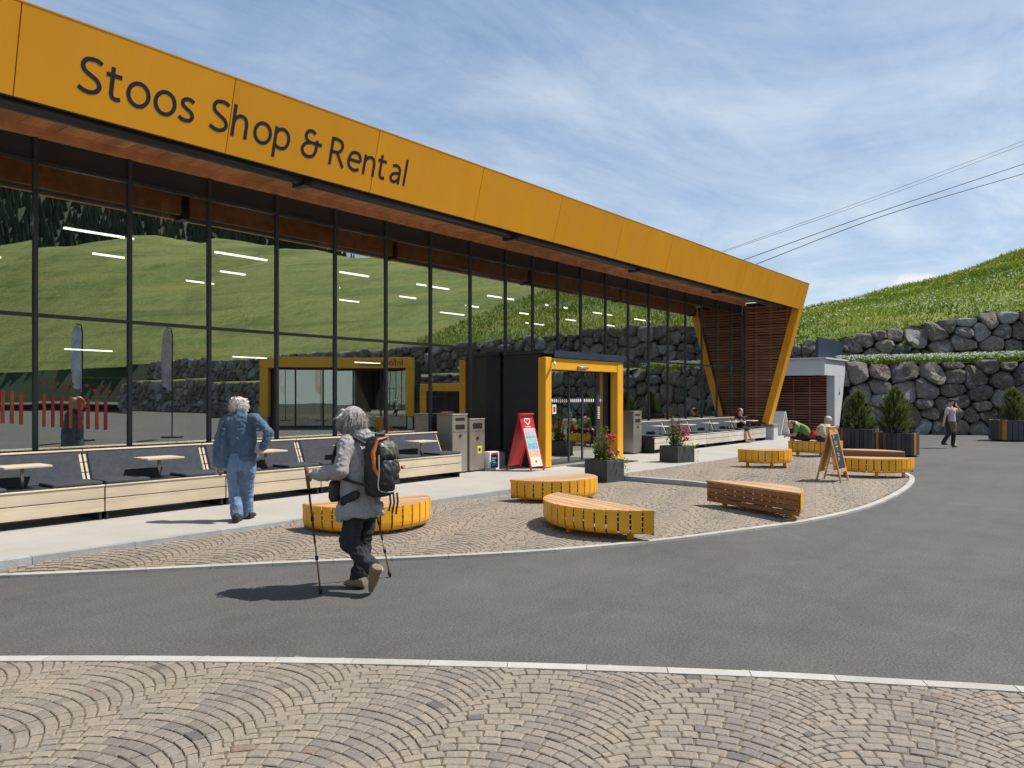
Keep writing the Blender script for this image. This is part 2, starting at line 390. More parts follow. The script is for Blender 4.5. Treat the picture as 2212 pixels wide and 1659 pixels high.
# plaza setts: too small to pick apart one by one, joined
mb = MB()
for x, y, an, ln, wd, tone, dz, tx, ty in setts(lambda x, y: pip(x, y, plaza_poly) and (pip(x, y - .15, plaza_poly) and pip(x - .10, y - .10, plaza_poly) and pip(x + .12, y - .10, plaza_poly)), 2.5, 23.6, 3, 8.45, row=.092, nst=8):
    mb.add(sett_verts(x, y, an, ln - .004, wd - .003, tz(x, y) + .005 + dz * .5), SF, 0, min(1, tone + .14))
tag(mb.obj('plaza_setts', m_sett, plaza), kind='stuff')
# near setts: the 300 largest in view are single objects
def in_near(x, y):
    if not pip(x, y, near_poly): return False
    F = x * CS + y * SN; r = x * SN - y * CS
    return F > 2.2 and abs(r) < .76 * F + .4 and F < 9
NS = setts(in_near, -1.5, 6.5, -4, 9.3)
def onscreen(q):
    F = q[0] * CS + q[1] * SN; r = (q[0] * SN - q[1] * CS) / F
    return abs(r) < .66 and EYE / F < .475
NS.sort(key=lambda q: (0 if onscreen(q) else 1, q[0] * CS + q[1] * SN))
mb = MB(); protos = []
for k in range(24):
    tn = (k + .5) / 24; b = MB(); b.add(sett_verts(0, 0, 0, 1, 1, 0, 0, 0, ins=.07, hh=.014), SF, 0, tn)
    rg = random.Random(k)
    b.v = [(vx + (rg.uniform(-.035, .035) if i >= 4 else 0), vy + (rg.uniform(-.05, .05) if i >= 4 else 0), vz) for i, (vx, vy, vz) in enumerate(b.v)]
    b.at = [tn] * 12
    protos.append(b.mesh('sett', m_sett))
for i, (x, y, an, ln, wd, tone, dz, tx, ty) in enumerate(NS):
    if i < 300:
        o = link('sett', protos[min(23, int(tone * 24))], nearpave, (x, y, .004 + dz)); o.rotation_euler = (ty * .6, tx * .6, an); o.scale = (ln, wd, 1)
    else: mb.add(sett_verts(x, y, an, ln, wd, .004 + dz, tx, ty), SF, 0, tone)
tag(mb.obj('far_setts', m_sett, nearpave), kind='stuff')

def kerb_line(name, pts, width, length, mat_, z0, z1, zf=lambda x, y: 0, side=1, gap=.006):
    root = tag(link(name, None), kind='structure'); pts = [Vector((*p, 0)) for p in pts]
    d = [0]
    for a, b in zip(pts[:-1], pts[1:]): d.append(d[-1] + (b - a).length)
    def at(s):
        for i in range(len(d) - 1):
            if s <= d[i + 1] or i == len(d) - 2:
                t = (s - d[i]) / max(1e-6, d[i + 1] - d[i]); return pts[i].lerp(pts[i + 1], t), (pts[i + 1] - pts[i]).normalized()
    s = 0
    while s < d[-1] - .1:
        e = min(s + length, d[-1]); vs = []
        for q in (s + gap / 2, (s + e) / 2, e - gap / 2):
            p, t = at(q); n = Vector((-t.y, t.x, 0)) * side
            for pp in (p, p + n * width):
                for z in (z0, z1): vs.append((pp.x, pp.y, z + zf(pp.x, pp.y)))
        fs = []
        for k in (0, 4): fs += [(k + 1, k + 5, k + 7, k + 3), (k, k + 4, k + 5, k + 1), (k + 2, k + 3, k + 7, k + 6)]
        fs += [(0, 1, 3, 2), (8, 10, 11, 9)]
        b = MB().add(vs, fs); o = b.obj('kerb_stone', mat_, root); bm = bmesh.new(); bm.from_mesh(o.data); bmesh.ops.recalc_face_normals(bm, faces=bm.faces); bm.to_mesh(o.data); bm.free()
        s = e
    return root
kerb_line('near_kerb', near, .10, .50, m_kerb, -.02, .028, side=-1)
kerb_line('plaza_kerb', [e for e in edge if e[1] < walk_y(e[0]) + .15], .10, .60, m_kerb, -.02, .030, side=1)
# walkway slab along the shop
walk = tag(MB().prism([(-14, walk_y(-14)), (33.5, walk_y(33.5)), (33.5, 12.2), (-14, 12.2)], -.1, WALK_Z).obj('walkway', m_conc), kind='structure')
kerb_line('walkway_kerb', [(-14, walk_y(-14) - .004), (33.4, walk_y(33.4) - .004)], .10, 1.0, m_gran, -.05, WALK_Z + .008, side=-1)
# low step of the terrace
st = tag(link('terrace_step', None), kind='structure')
yy = walk_y(STEP_X) - .11
while yy > 5.0:
    y2 = max(yy - .8, 4.9); z1 = tz(STEP_X + .05, yy); z2 = tz(STEP_X + .05, y2)
    b = MB().add([(STEP_X - .10, y2 + .004, -.02), (STEP_X + .05, y2 + .004, -.02), (STEP_X + .05, yy, -.02), (STEP_X - .10, yy, -.02),
                  (STEP_X - .10, y2 + .004, z2 + .03), (STEP_X + .05, y2 + .004, z2 + .03), (STEP_X + .05, yy, z1 + .03), (STEP_X - .10, yy, z1 + .03)],
                 [(0, 3, 2, 1), (4, 5, 6, 7), (0, 1, 5, 4), (1, 2, 6, 5), (2, 3, 7, 6), (3, 0, 4, 7)])
    b.obj('step_stone', m_gran, st); yy = y2
# ================================================================== SHOP BUILDING
GY = 11.4                                        # glass plane
shop = thing('shop_building', 'long glass-fronted shop with leaning yellow fascia lettered Stoos Shop & Rental', 'building', (0, 0, 0))
LEFT = -12.0
mx = [4.06 + 1.2475 * i for i in range(-12, 9)] + [15.10, 16.17] + [17.24 + 1.2544 * i for i in range(0, 10)]
FB = Vector((0, 9.28, 4.94)); FS = Vector((0, -.269, 1)).normalized(); FN = Vector((0, -1, -.269)).normalized()
def fas(x, s, out=0.0):                          # point of the fascia plane
    p = FB + FS * s + FN * out; return Vector((x, p.y, p.z))
# fascia panels
PANELS = []
joints = [5.57 + 2.477 * k for k in range(-7, 10)]; joints = [j for j in joints if j > LEFT + .3]
cuts = [LEFT] + joints + [28.42]
for a, b in zip(cuts[:-1], cuts[1:]):
    a2, b2 = a + .006, b - .006
    vs = [fas(a2, 0), fas(b2, 0), fas(b2, .955), fas(a2, .955), fas(a2, 0, -.05), fas(b2, 0, -.05), fas(b2, .955, -.05), fas(a2, .955, -.05)]
    PANELS.append((a, b, MB().add(vs, [(0, 1, 2, 3), (7, 6, 5, 4), (0, 4, 5, 1), (1, 5, 6, 2), (2, 6, 7, 3), (3, 7, 4, 0)]).obj('fascia_panel', m_fascia, shop)))
MB().add([fas(LEFT, .01, -.06), fas(28.4, .01, -.06), fas(28.4, .95, -.06), fas(LEFT, .95, -.06), fas(LEFT, .01, -.20), fas(28.4, .01, -.20), fas(28.4, .95, -.20), fas(LEFT, .95, -.20)],
         [(0, 1, 2, 3), (7, 6, 5, 4), (0, 4, 5, 1), (1, 5, 6, 2), (2, 6, 7, 3), (3, 7, 4, 0)]).obj('fascia_frame', m_black, shop)
# end post: same leaning plane, from the roof corner down to its foot, with a corner return
def leanbox(x0, x1, s0, s1, o0, o1):
    return [fas(x0, s0, o0), fas(x1, s0, o0), fas(x1, s1, o0), fas(x0, s1, o0), fas(x0, s0, o1), fas(x1, s0, o1), fas(x1, s1, o1), fas(x0, s1, o1)]
BF = [(0, 1, 2, 3), (7, 6, 5, 4), (0, 4, 5, 1), (1, 5, 6, 2), (2, 6, 7, 3), (3, 7, 4, 0)]
S_FOOT = -(4.94 - .72) * math.hypot(1, .269)
MB().add(leanbox(28.43, 28.80, S_FOOT, .955, .002, -.26), BF).obj('end_post', m_fascia, shop)
MB().add(leanbox(28.44, 28.79, .956, .975, .006, -.3), BF).obj('coping', m_fascia, shop)
MB().add(leanbox(LEFT, 28.44, .956, .972, .003, -.25), BF).obj('coping', m_fascia, shop)
p = fas(28.6, S_FOOT)
MB().box(28.38, 28.86, p.y - .22, p.y + .28, .60, .715, bev=.01).obj('post_shoe', m_steel, shop)
MB().prism([(28.42, p.y - .2), (28.86, p.y - .2), (28.86, p.y + .34), (28.42, p.y + .34)], .1, .60).obj('post_foot', m_concw, shop)
# roof and soffit
box('roof', (LEFT, 28.40, 9.25, 22.3, 5.42, 5.84), m_anth, shop)
x = 2.0; k = 0
while x < 28.4:
    w2 = min(.152, 28.4 - x)
    MB().box(x + .003, x + w2 - .003, 9.42, 11.27, 5.30 + .002 * (k % 3), 5.33, a=random.random()).obj('soffit_board', m_soffit, shop); x += .152; k += 1
MB().box(LEFT, 2.0, 9.42, 11.27, 5.302, 5.33).obj('soffit_board', m_soffit, shop)
box('soffit_backing', (LEFT, 28.40, 9.40, 11.40, 5.332, 5.41), m_black, shop)
MB().box(LEFT, 28.42, 11.275, 11.42, 5.20, 5.325, a=.8).obj('soffit_beam', m_soffit, shop)
MB().box(LEFT, 28.42, 9.36, 9.415, 4.965, 5.33).obj('fascia_back', m_anth, shop)
for a, b in ((LEFT, 7.0), (7.08, 12.0), (12.08, 17.0), (17.08, 22.0), (22.08, 27.6)):
    MB().tube([(a, 9.60, 4.985), (b, 9.60, 4.985)], .10, 14).obj('awning_roller', m_dsteel, shop, True)
    MB().box(a + .04, b - .04, 9.71, 9.76, 4.93, 5.29).obj('awning_box', m_anth, shop)
    MB().box(a + .04, b - .04, 9.763, 9.80, 4.935, 5.29).obj('awning_back_board', m_soffit, shop)
    MB().box(b - .02, b + .10, 9.50, 9.80, 4.87, 5.12).obj('awning_bracket', m_dsteel, shop)
# curtain wall (every pane sits a hair out of true, as real ones do)
prng = random.Random(12)
prev = None
for i, x in enumerate(mx):
    MB().box(x - .027, x + .027, GY - .032, GY + .09, .45, 5.197).obj('mullion', m_mull, shop)
tops = [LEFT + .1] + mx
DOOR = (14.1, 17.5)
for a, b in zip(mx[:-1], mx[1:]):
    a2, b2 = a + .029, b - .029
    for z0, z1, low in ((.494, 2.796, True), (2.844, 4.846, False)):
        if low and a > 13.9 and b < 17.4: continue
        o = MB().box(a2, b2, GY, GY + .02, z0 + .003, z1 - .003)
        o.mi = [1, 1, 0, 1, 1, 1]; cx_, cz_ = (a2 + b2) / 2, (z0 + z1) / 2; kx, kz = prng.gauss(0, .0016), prng.gauss(0, .0016)
        o.v = [(q[0], q[1] + (q[0] - cx_) * kx + (q[2] - cz_) * kz, q[2]) for q in o.v]
        o.obj('glass_pane', [m_glass, m_clear], shop)
    MB().box(a2, b2, GY + .012, GY + .06, 4.90, 5.197).obj('spandrel_panel', m_panel, shop)
for z0, z1 in ((.44, .50), (2.79, 2.85), (4.84, 4.90)):
    for a, b in ((LEFT, 14.04), (14.04, 17.24), (17.24, 28.53)):
        if z0 < 1 and a == 14.04: continue
        MB().box(a, b, GY - .026, GY + .075, z0 + .006, z1 - .006).obj('transom', m_mull, shop)
for a, b in ((LEFT, 14.25), (17.4, 28.5)):
    MB().box(a, b, GY - .02, GY + .3, .10, .438).obj('plinth', m_concw, shop)
# slatted end wall under the roof overhang (inner side)
SX = 28.56
def front_y(z): return 9.28 - .269 * (z - 4.94) + .10
z = .20
while z < 5.15:
    y0 = front_y(min(z, 4.9)) + .16
    if z > 4.9: y0 = 9.5
    MB().box(SX - .028, SX, y0, GY - .075, z, z + .066).obj('slat', m_slat, shop); z += .098 + (.012 if int(z * 7) % 3 == 0 else 0)
for y in (9.75, 10.35, 10.9, 11.3):
    zt = 5.2; zb = max(.15, 4.94 - (y - 9.48) / .269) if y < 10.6 else .15
    MB().box(SX - .012, SX + .01, y, y + .05, zb + .1, zt).obj('batten', m_slat, shop)
MB().add([(SX + .012, front_y(.1) + .1, .1), (SX + .012, GY + .2, .1), (SX + .012, GY + .2, 5.3), (SX + .012, 9.42, 5.3), (SX + .012, 9.42, 4.95),
          (SX + .2, front_y(.1) + .1, .1), (SX + .2, GY + .2, .1), (SX + .2, GY + .2, 5.3), (SX + .2, 9.42, 5.3), (SX + .2, 9.42, 4.95)],
         [(0, 4, 3, 2, 1), (5, 6, 7, 8, 9)] + [(i, (i + 1) % 5, 5 + (i + 1) % 5, 5 + i) for i in range(5)]).obj('end_wall', m_black, shop)
# interior
box('floor', (LEFT, 28.5, GY + .1, 22, .0, .118), m_floor, shop); box('back_wall', (LEFT, 28.5, 22, 22.2, .1, 5.4), m_backwall, shop)
box('side_wall', (28.5, 28.76, GY + .21, 22, .1, 5.4), m_backwall, shop); box('side_wall', (LEFT - .2, LEFT, 9.4, 22, .1, 5.4), m_backwall, shop)
box('ceiling', (LEFT, 28.5, GY + .11, 22, 5.22, 5.40), m_ceil, shop)
for x in (3.0, 6.9, 10.3, 18.6, 22.4, 26.2):
    MB().box(x - .14, x + .14, 13.0, 13.35, .118, 5.2).obj('timber_column', m_woodpost, shop)
for y, zz_, n, x0 in ((13.7, 4.5, 9, 2.6), (15.7, 4.5, 9, 3.9), (17.6, 4.5, 5, 4.5), (20.6, 2.9, 4, 3.4)):
    for k in range(n):
        xx = x0 + (2.7 if n == 9 else 4.6) * k
        t = MB().box(xx, xx + (.62 if y == 15.7 else 1.15), y - .028, y + .028, zz_, zz_ + .034, bev=.008).obj('tube_light', m_light, shop)
MB().box(12.86, 13.62, 11.62, 11.70, .45, 2.74).obj('timber_panel', m_woodpost, shop)
MB().box(12.78, 12.86, 11.55, 11.72, .45, 2.79, bev=.004).obj('timber_trim', m_woodpost, shop)
# things for sale seen dimly through the glass
rg = random.Random(5)
m_cloth = [mat('shop_cloth_%s' % n, c, .9, var=.2) for n, c in (('teal', (.02, .22, .28)), ('red', (.35, .03, .03)), ('navy', (.02, .04, .12)), ('grey', (.25, .25, .26)))]
names = ('teal', 'red', 'navy', 'grey')
for k, (x, y) in enumerate(((4.8, 14.6), (8.2, 14.2), (11.0, 14.8), (20.3, 14.2), (23.6, 14.8))):
    t = thing('clothes_rack', 'clothes rack hung with %s garments inside the shop, %s' % (names[k % 4] + ' and ' + names[(k + 1) % 4], ('behind the leftmost panes', 'behind the walking man', 'behind the two steel bins', 'behind the single steel bin', 'behind the seated reader')[k]), 'clothes rack', (x, y, .118), 0, 'clothes racks inside the shop')
    MB().tube([(-.7, 0, 0), (-.7, 0, 1.4), (.7, 0, 1.4), (.7, 0, 0)], .02, 6).obj('rail', m_dsteel, t)
    for q in range(9):
        xx = -.58 + q * .145; h = rg.uniform(.6, .8)
        MB().prism([(xx - .05, -.22), (xx + .04, -.22), (xx + .05, .22), (xx - .04, .22)], 1.36 - h, 1.36).obj('garment', m_cloth[(k + (q > 4)) % 4], t)
for k, x in enumerate((3.2, 6.6, 9.4, 21.6, 25.0)):
    t = thing('display_shelf', 'tall timber display shelf at the back of the shop, %s from the left' % ('first', 'second', 'third', 'fourth', 'fifth')[k], 'shelf', (x, 21.6, .118), 0, 'display shelves inside the shop')
    for sx in (-.9, .9): MB().box(sx - .03, sx + .03, -.3, .3, 0, 2.2).obj('side_panel', m_woodpost, t)
    for q in range(5):
        sh = MB().box(-.87, .87, -.28, .28, .1 + q * .5, .14 + q * .5).obj('shelf_board', m_woodpost, t)
        for g in range(4): MB().box(-.8 + g * .42, -.8 + g * .42 + rg.uniform(.2, .34), -.25, .15, .142 + q * .5, .142 + q * .5 + rg.uniform(.12, .34)).obj('carton', m_cloth[rg.randrange(4)], t)
# lettering on the fascia
SW = .0238
def ribbon(mb, pts, closed=False, wd=SW):
    n = len(pts); L = []; Rr = []
    for i in range(n):
        if closed: a, b = pts[i - 1], pts[(i + 1) % n]
        else: a, b = pts[max(i - 1, 0)], pts[min(i + 1, n - 1)]
        t = Vector((b[0] - a[0], b[1] - a[1])); t.normalize(); nn = Vector((-t.y, t.x))
        L.append((pts[i][0] + nn.x * wd, pts[i][1] + nn.y * wd)); Rr.append((pts[i][0] - nn.x * wd, pts[i][1] - nn.y * wd))
    m = n if closed else n - 1
    for i in range(m):
        j = (i + 1) % n; mb.append((L[i], L[j], Rr[j], Rr[i]))
def sp2(pts, n=6): return [(p.x, p.y) for p in spline(pts, n)]
def ell(cx, cy, rx, ry, n=32): return [(cx + rx * math.cos(2 * math.pi * k / n), cy + ry * math.sin(2 * math.pi * k / n)) for k in range(n)]
GL = {
 'S': [('c', [(.245, .352), (.20, .374), (.145, .38), (.075, .362), (.042, .305), (.065, .245), (.135, .205), (.205, .165), (.238, .105), (.212, .05), (.145, .022), (.075, .028), (.012, .058)])],
 't': [('c', [(.07, .37), (.07, .24), (.07, .11), (.082, .045), (.125, .022), (.178, .034)]), ('l', [(0, .278), (.175, .278)])],
 'o': [('e', (.14, .15, .119, .129))],
 's': [('c', [(.175, .252), (.13, .275), (.08, .277), (.036, .25), (.036, .20), (.09, .162), (.15, .128), (.172, .08), (.145, .035), (.09, .022), (.04, .028), (0, .052)])],
 'h': [('l', [(.025, .405), (.025, 0)]), ('c', [(.025, .18), (.055, .24), (.115, .277), (.18, .262), (.212, .20), (.214, .10), (.214, 0)])],
 'p': [('l', [(.025, .297), (.025, -.12)]), ('c', [(.025, .21), (.075, .265), (.145, .278), (.215, .235), (.238, .15), (.215, .065), (.145, .022), (.075, .03), (.025, .06)])],
 '&': [('c', [(.215, .352), (.15, .38), (.085, .362), (.058, .305), (.085, .245), (.14, .222)]), ('l', [(.13, .222), (.345, .222)]), ('c', [(.14, .222), (.065, .19), (.025, .12), (.055, .05), (.13, .022), (.21, .045), (.25, .11), (.258, .19), (.258, .275)])],
 'R': [('l', [(.025, 0), (.025, .40)]), ('c', [(.025, .379), (.12, .379), (.19, .352), (.212, .29), (.185, .228), (.12, .198), (.025, .195)]), ('l', [(.125, .2), (.27, 0)])],
 'e': [('l', [(.025, .158), (.25, .158)]), ('c', [(.25, .158), (.238, .222), (.198, .267), (.135, .278), (.065, .25), (.027, .15), (.055, .06), (.13, .022), (.19, .026), (.24, .052)])],
 'n': [('l', [(.025, .297), (.025, 0)]), ('c', [(.025, .18), (.055, .24), (.115, .277), (.18, .262), (.212, .20), (.214, .10), (.214, 0)])],
 'a': [('c', [(.03, .257), (.09, .277), (.15, .268), (.19, .22), (.194, .12), (.194, 0)]), ('c', [(.194, .165), (.10, .155), (.042, .125), (.023, .078), (.05, .032), (.10, .022), (.155, .05), (.194, .10)])],
 'l': [('c', [(.025, .42), (.025, .25), (.025, .1), (.027, 0)])]}
for ch, X in zip('StoosShop&Rental', (3.70, 4.0, 4.24, 4.565, 4.89, 5.29, 5.60, 5.925, 6.24, 6.69, 7.19, 7.52, 7.83, 8.11, 8.39, 8.68)):
    qs = []
    for kind, d in GL[ch]:
        if kind == 'c': ribbon(qs, sp2(d))
        elif kind == 'l': ribbon(qs, d)
        else: ribbon(qs, ell(*d), True)
    mb = MB()
    for gi, q in enumerate(qs):
        o1 = .0022 + .0001 * (gi % 7)
        A = [fas(X + a, .24 + b, o1) for a, b in q] + [fas(X + a, .24 + b, .0004) for a, b in q]
        mb.add(A, [(0, 1, 2, 3), (0, 4, 5, 1), (2, 6, 7, 3), (1, 5, 6, 2), (3, 7, 4, 0)])
    mb.obj('letter', m_navy, [p_ for a_, b_, p_ in PANELS if a_ <= X < b_][0])
# red and orange ski and heart decals on the leftmost panes
m_decal = mat('red_decal', (.36, .018, .018), .5, var=.3, vscale=4); m_decal2 = mat('orange_decal', (.42, .07, .02), .5, var=.3, vscale=4)
def decal(u0, u1, v0, v1, mm, heart=False):
    a = atY(u0, v1, GY - .006); b = atY(u1, v0, GY - .006); mb = MB()
    if heart:
        c = (a + b) / 2; r = (b.x - a.x) / 2
        pts = [(c.x + r * math.sin(t) ** 3, c.z + r * (13 * math.cos(t) - 5 * math.cos(2 * t) - 2 * math.cos(3 * t) - math.cos(4 * t)) / 16) for t in [2 * math.pi * k / 20 for k in range(20)]]
    else:
        w2 = (b.x - a.x) / 2; c = (a.x + b.x) / 2
        pts = [(c - w2, a.z), (c + w2, a.z)] + [(c + w2 * math.cos(t), b.z - w2 + w2 * math.sin(t)) for t in [math.pi * k / 6 for k in range(7)]]
    n = len(pts)
    mb.add([(p[0], GY - .004, p[1]) for p in pts] + [(p[0], GY - .008, p[1]) for p in pts], [tuple(range(n)), tuple(range(2 * n - 1, n - 1, -1))] + [(i, (i + 1) % n, n + (i + 1) % n, n + i) for i in range(n)])
    mb.obj('decal', mm, shop)
for k in range(3): decal(2 + k * 20, 10 + k * 20, 842 + 2 * k, 915 + k, m_decal2)
for k in range(8): decal(92 + k * 19, 99 + k * 19, 850 + 2 * k, 922 + k, m_decal if k % 3 else m_decal2)
for k in range(10): decal(88 + k * 16, 97 + k * 16, 822 + (k % 2) * 10 + k, 832 + (k % 2) * 10 + k, m_decal, True)

# ================================================================== ENTRANCE PORCH
por = thing('entrance_porch', 'dark entrance porch with yellow frame around automatic glass doors', 'porch', (0, 0, 0))
box('side_wall', (13.95, 14.03, 10.32, GY - .075, .106, 2.70), m_panel, por); box('side_wall', (17.14, 17.22, 10.32, GY - .075, .106, 2.70), m_panel, por)
box('roof', (13.88, 17.30, 10.16, GY - .05, 2.705, 2.775), m_anth, por); box('roof_trim', (14.16, 17.36, 10.06, 10.098, 2.625, 2.78), m_navypanel, por)
F0, F1 = 10.10, 10.31
box('frame_post', (13.86, 14.10, F0, F1, .145, 2.62), m_yellow, por, .012); box('frame_post', (16.97, 17.26, F0, F1, .145, 2.62), m_yellow, por, .012)
box('frame_lintel', (14.105, 16.965, F0 + .01, F1, 2.35, 2.615), m_yellow, por, .01)
box('threshold', (13.95, 17.2, 10.14, 10.6, .106, .142), m_steel, por)
box('ceiling', (14.04, 17.13, 10.32, GY - .08, 2.62, 2.70), m_panel, por)
box('inner_wall', (14.04, 17.13, 12.8, 12.86, .12, 2.7), m_backwall, por)
DY = 10.40
dx = [14.11] + [atY(u, 900, DY).x for u in (1228.5, 1257.5, 1288)] + [16.80, 16.96]
for i in range(4):
    a, b = dx[i], dx[i + 1]
    d = MB().box(a + .03, b - .03, DY, DY + .02, .16, 2.33); d.mi = [1, 1, 0, 1, 1, 1]
    d = d.obj('door_glass', [m_glass, m_clear], por)
    for q in (a, b):
        MB().box(q - .022 if q == b else q + .0, q if q == b else q + .022, DY - .02, DY + .05, .143, 2.348).obj('door_stile', m_mull, por)
    MB().box(a + .024, b - .024, DY - .016, DY + .045, .143, .19).obj('door_rail', m_mull, por)
    x = a + .07
    while x < b - .08:
        mb = MB(); n = 10
        pts = [(x + .024 + .024 * math.cos(2 * math.pi * t / n), 1.64 + .045 * math.sin(2 * math.pi * t / n)) for t in range(n)]
        mb.add([(q[0], DY - .003, q[1]) for q in pts], [tuple(range(n))]); mb.obj('safety_dot', m_white, d); x += .083
MB().box(dx[3] - .04, dx[3] + .12, DY - .03, DY + .06, .143, 2.348).obj('door_post', m_anth, por)
MB().box(16.81, 16.96, DY - .03, DY + .3, .143, 2.348).obj('door_post', m_anth, por)
def sheet(x0, x1, z0, z1, mm, y=None, d=.004, nm='sticker'):
    y = DY - .008 if y is None else y
    return MB().box(x0, x1, y - d, y, z0, z1).obj(nm, mm, por)
s = sheet(14.140, 14.340, 1.98, 2.2, m_grey); sheet(14.140, 14.340, 1.92, 1.975, m_white)
mb = MB(); mb.add([(14.240 + .045 * math.cos(k * math.pi / 8), DY - .0165, 2.13 + .05 * math.sin(k * math.pi / 8)) for k in range(16)], [tuple(range(16))]); mb.obj('pin_emblem', m_white, por)
mb = MB(); mb.add([(14.210, DY - .0165, 2.10), (14.270, DY - .0165, 2.10), (14.240, DY - .0165, 2.03)], [(0, 1, 2)]); mb.obj('pin_emblem', m_white, por)
sheet(14.260, 14.440, 1.18, 1.52, mat('sticker_teal', (.06, .22, .24), .5)); sheet(14.270, 14.430, 1.44, 1.515, m_cream, DY - .0125); sheet(14.270, 14.430, 1.485, 1.515, m_red, DY - .017)
sheet(14.530, 14.680, 1.33, 1.55, m_white); sheet(14.565, 14.645, 1.38, 1.50, m_red, DY - .0125)
for q in range(7):
    for r_ in range(2): sheet(dx[3] + .10 + r_ * .05 - .09, dx[3] + .14 + r_ * .05 - .09, 1.18 + q * .045, 1.21 + q * .045, m_white, DY - .034)
MB().tube([(15.130, F0 - .03, 2.42), (15.530, F0 - .03, 2.42)], .035, 10).obj('motion_sensor', m_steel, por, True)
MB().tube([(14.100, F0 - .01, 2.55), (14.100, F0 - .08, 2.50)], .018, 8).obj('camera_bracket', m_dsteel, por)
MB().tube([(14.120, F0 - .06, 2.50), (14.000, F0 - .16, 2.44)], .032, 10).obj('security_camera', m_white, por, True)
tag(box('door_mat', (14.6, 16.9, 9.45, 10.05, WALK_Z + .001, WALK_Z + .014), m_blackrub), 'dark flat door mat on the walkway before the yellow entrance', 'door mat')
# ================================================================== RETAINING WALLS, HILL, FAR GROUND
class Poly:
    def __init__(s, pts, n=8):
        s.p = [Vector((p[0], p[1], 0)) for p in spline(pts, n)]; s.d = [0]
        for a, b in zip(s.p[:-1], s.p[1:]): s.d.append(s.d[-1] + (b - a).length)
        s.L = s.d[-1]
    def at(s, q):
        q = max(0, min(s.L, q))
        lo, hi = 0, len(s.d) - 1
        while hi - lo > 1:
            m = (lo + hi) // 2
            if s.d[m] <= q: lo = m
            else: hi = m
        t = (q - s.d[lo]) / max(1e-6, s.d[lo + 1] - s.d[lo]); p = s.p[lo].lerp(s.p[lo + 1], t)
        a = max(0, lo - 2); b = min(len(s.p) - 1, lo + 3); T = (s.p[b] - s.p[a]).normalized()
        return p, Vector((T.y, -T.x, 0))              # point, normal towards the plaza
def interp(tab, x):
    if x <= tab[0][0]: return tab[0][1]
    for (a, b), (c, d) in zip(tab[:-1], tab[1:]):
        if x <= c: return b + (d - b) * (x - a) / (c - a)
    return tab[-1][1]
def rock_mat():
    m = bpy.data.materials.new('boulder_rock'); m.use_nodes = True; t = NT(m.node_tree); bs = m.node_tree.nodes['Principled BSDF']
    co = t.n('ShaderNodeNewGeometry').outputs['Position']; a = t.n('ShaderNodeAttribute', attribute_name='rnd').outputs['Fac']
    c = t.ramp(a, [(0, (.14, .120, .097)), (.3, (.225, .195, .155)), (.55, (.295, .257, .208)), (.8, (.36, .335, .298)), (1, (.47, .48, .49))])
    n1 = t.noise(co, 2.6, 7, .68, .6); n2 = t.noise(co, 9, 6, .7, .3); n3 = t.noise(co, 30, 4, .6)
    c = t.mix(t.mapr(n1, .52, .64, 0, .8), c, (.56, .54, .50))
    c = t.mix(t.mapr(n2, .54, .70, 0, .75), c, (.085, .072, .058))
    c = t.mix(t.mapr(n2, .28, .42, .7, 0), c, (.66, .65, .62))
    t.link(c, bs.inputs['Base Color']); bs.inputs['Roughness'].default_value = .85; bs.inputs['Specular IOR Level'].default_value = .25
    h = t.math('ADD', t.math('ADD', t.math('MULTIPLY', n1, 1.4), n2), t.math('MULTIPLY', n3, .4))
    t.link(t.n('ShaderNodeBump', ins={'Strength': 1.0, 'Distance': .20, 'Height': h}).outputs[0], bs.inputs['Normal'])
    return m
m_rock = rock_mat()
m_earth = mat('dark_earth', (.028, .024, .018), .95, var=.4, vscale=5, bump=.4)
def meadow_mat(name, a, b, c3, sc=1.0):
    m = bpy.data.materials.new(name); m.use_nodes = True; t = NT(m.node_tree); bs = m.node_tree.nodes['Principled BSDF']
    co = t.n('ShaderNodeNewGeometry').outputs['Position']
    n1 = t.noise(co, .10 * sc, 6, .65, .6); n2 = t.noise(co, .55 * sc, 6, .7, .4); n3 = t.noise(co, 3.2 * sc, 6, .72)
    cont = t.noise(t.n('ShaderNodeMapping', ins={0: co, 3: (.03, .03, .75)}).outputs[0], 1.0, 4, .6, .3)
    c = t.ramp(n1, [(.35, a), (.5, b), (.65, c3)]); c = t.mix(t.mapr(n2, .45, .65, 0, .7), c, tuple(x * 1.45 for x in b))
    c = t.mix(t.mapr(cont, .52, .66, 0, .55), c, (c3[0] * 1.5, c3[1] * 1.25, c3[2] * 1.2)); c = t.mix(t.mapr(cont, .36, .44, .5, 0), c, tuple(x * .6 for x in a))
    c = t.mix(t.mapr(n3, .45, .75, 0, .6), c, tuple(x * .45 for x in a))
    c = t.mix(t.mapr(t.noise(co, 11 * sc, 3, .7), .62, .72, 0, .55), c, (.55, .50, .22))
    t.link(c, bs.inputs['Base Color']); bs.inputs['Roughness'].default_value = .9; bs.inputs['Specular IOR Level'].default_value = .15
    t.link(t.n('ShaderNodeBump', ins={'Strength': .8, 'Distance': .35, 'Height': t.math('ADD', n3, n2)}).outputs[0], bs.inputs['Normal'])
    return m
m_meadow = meadow_mat('alpine_meadow', (.155, .205, .050), (.225, .275, .075), (.30, .320, .105))
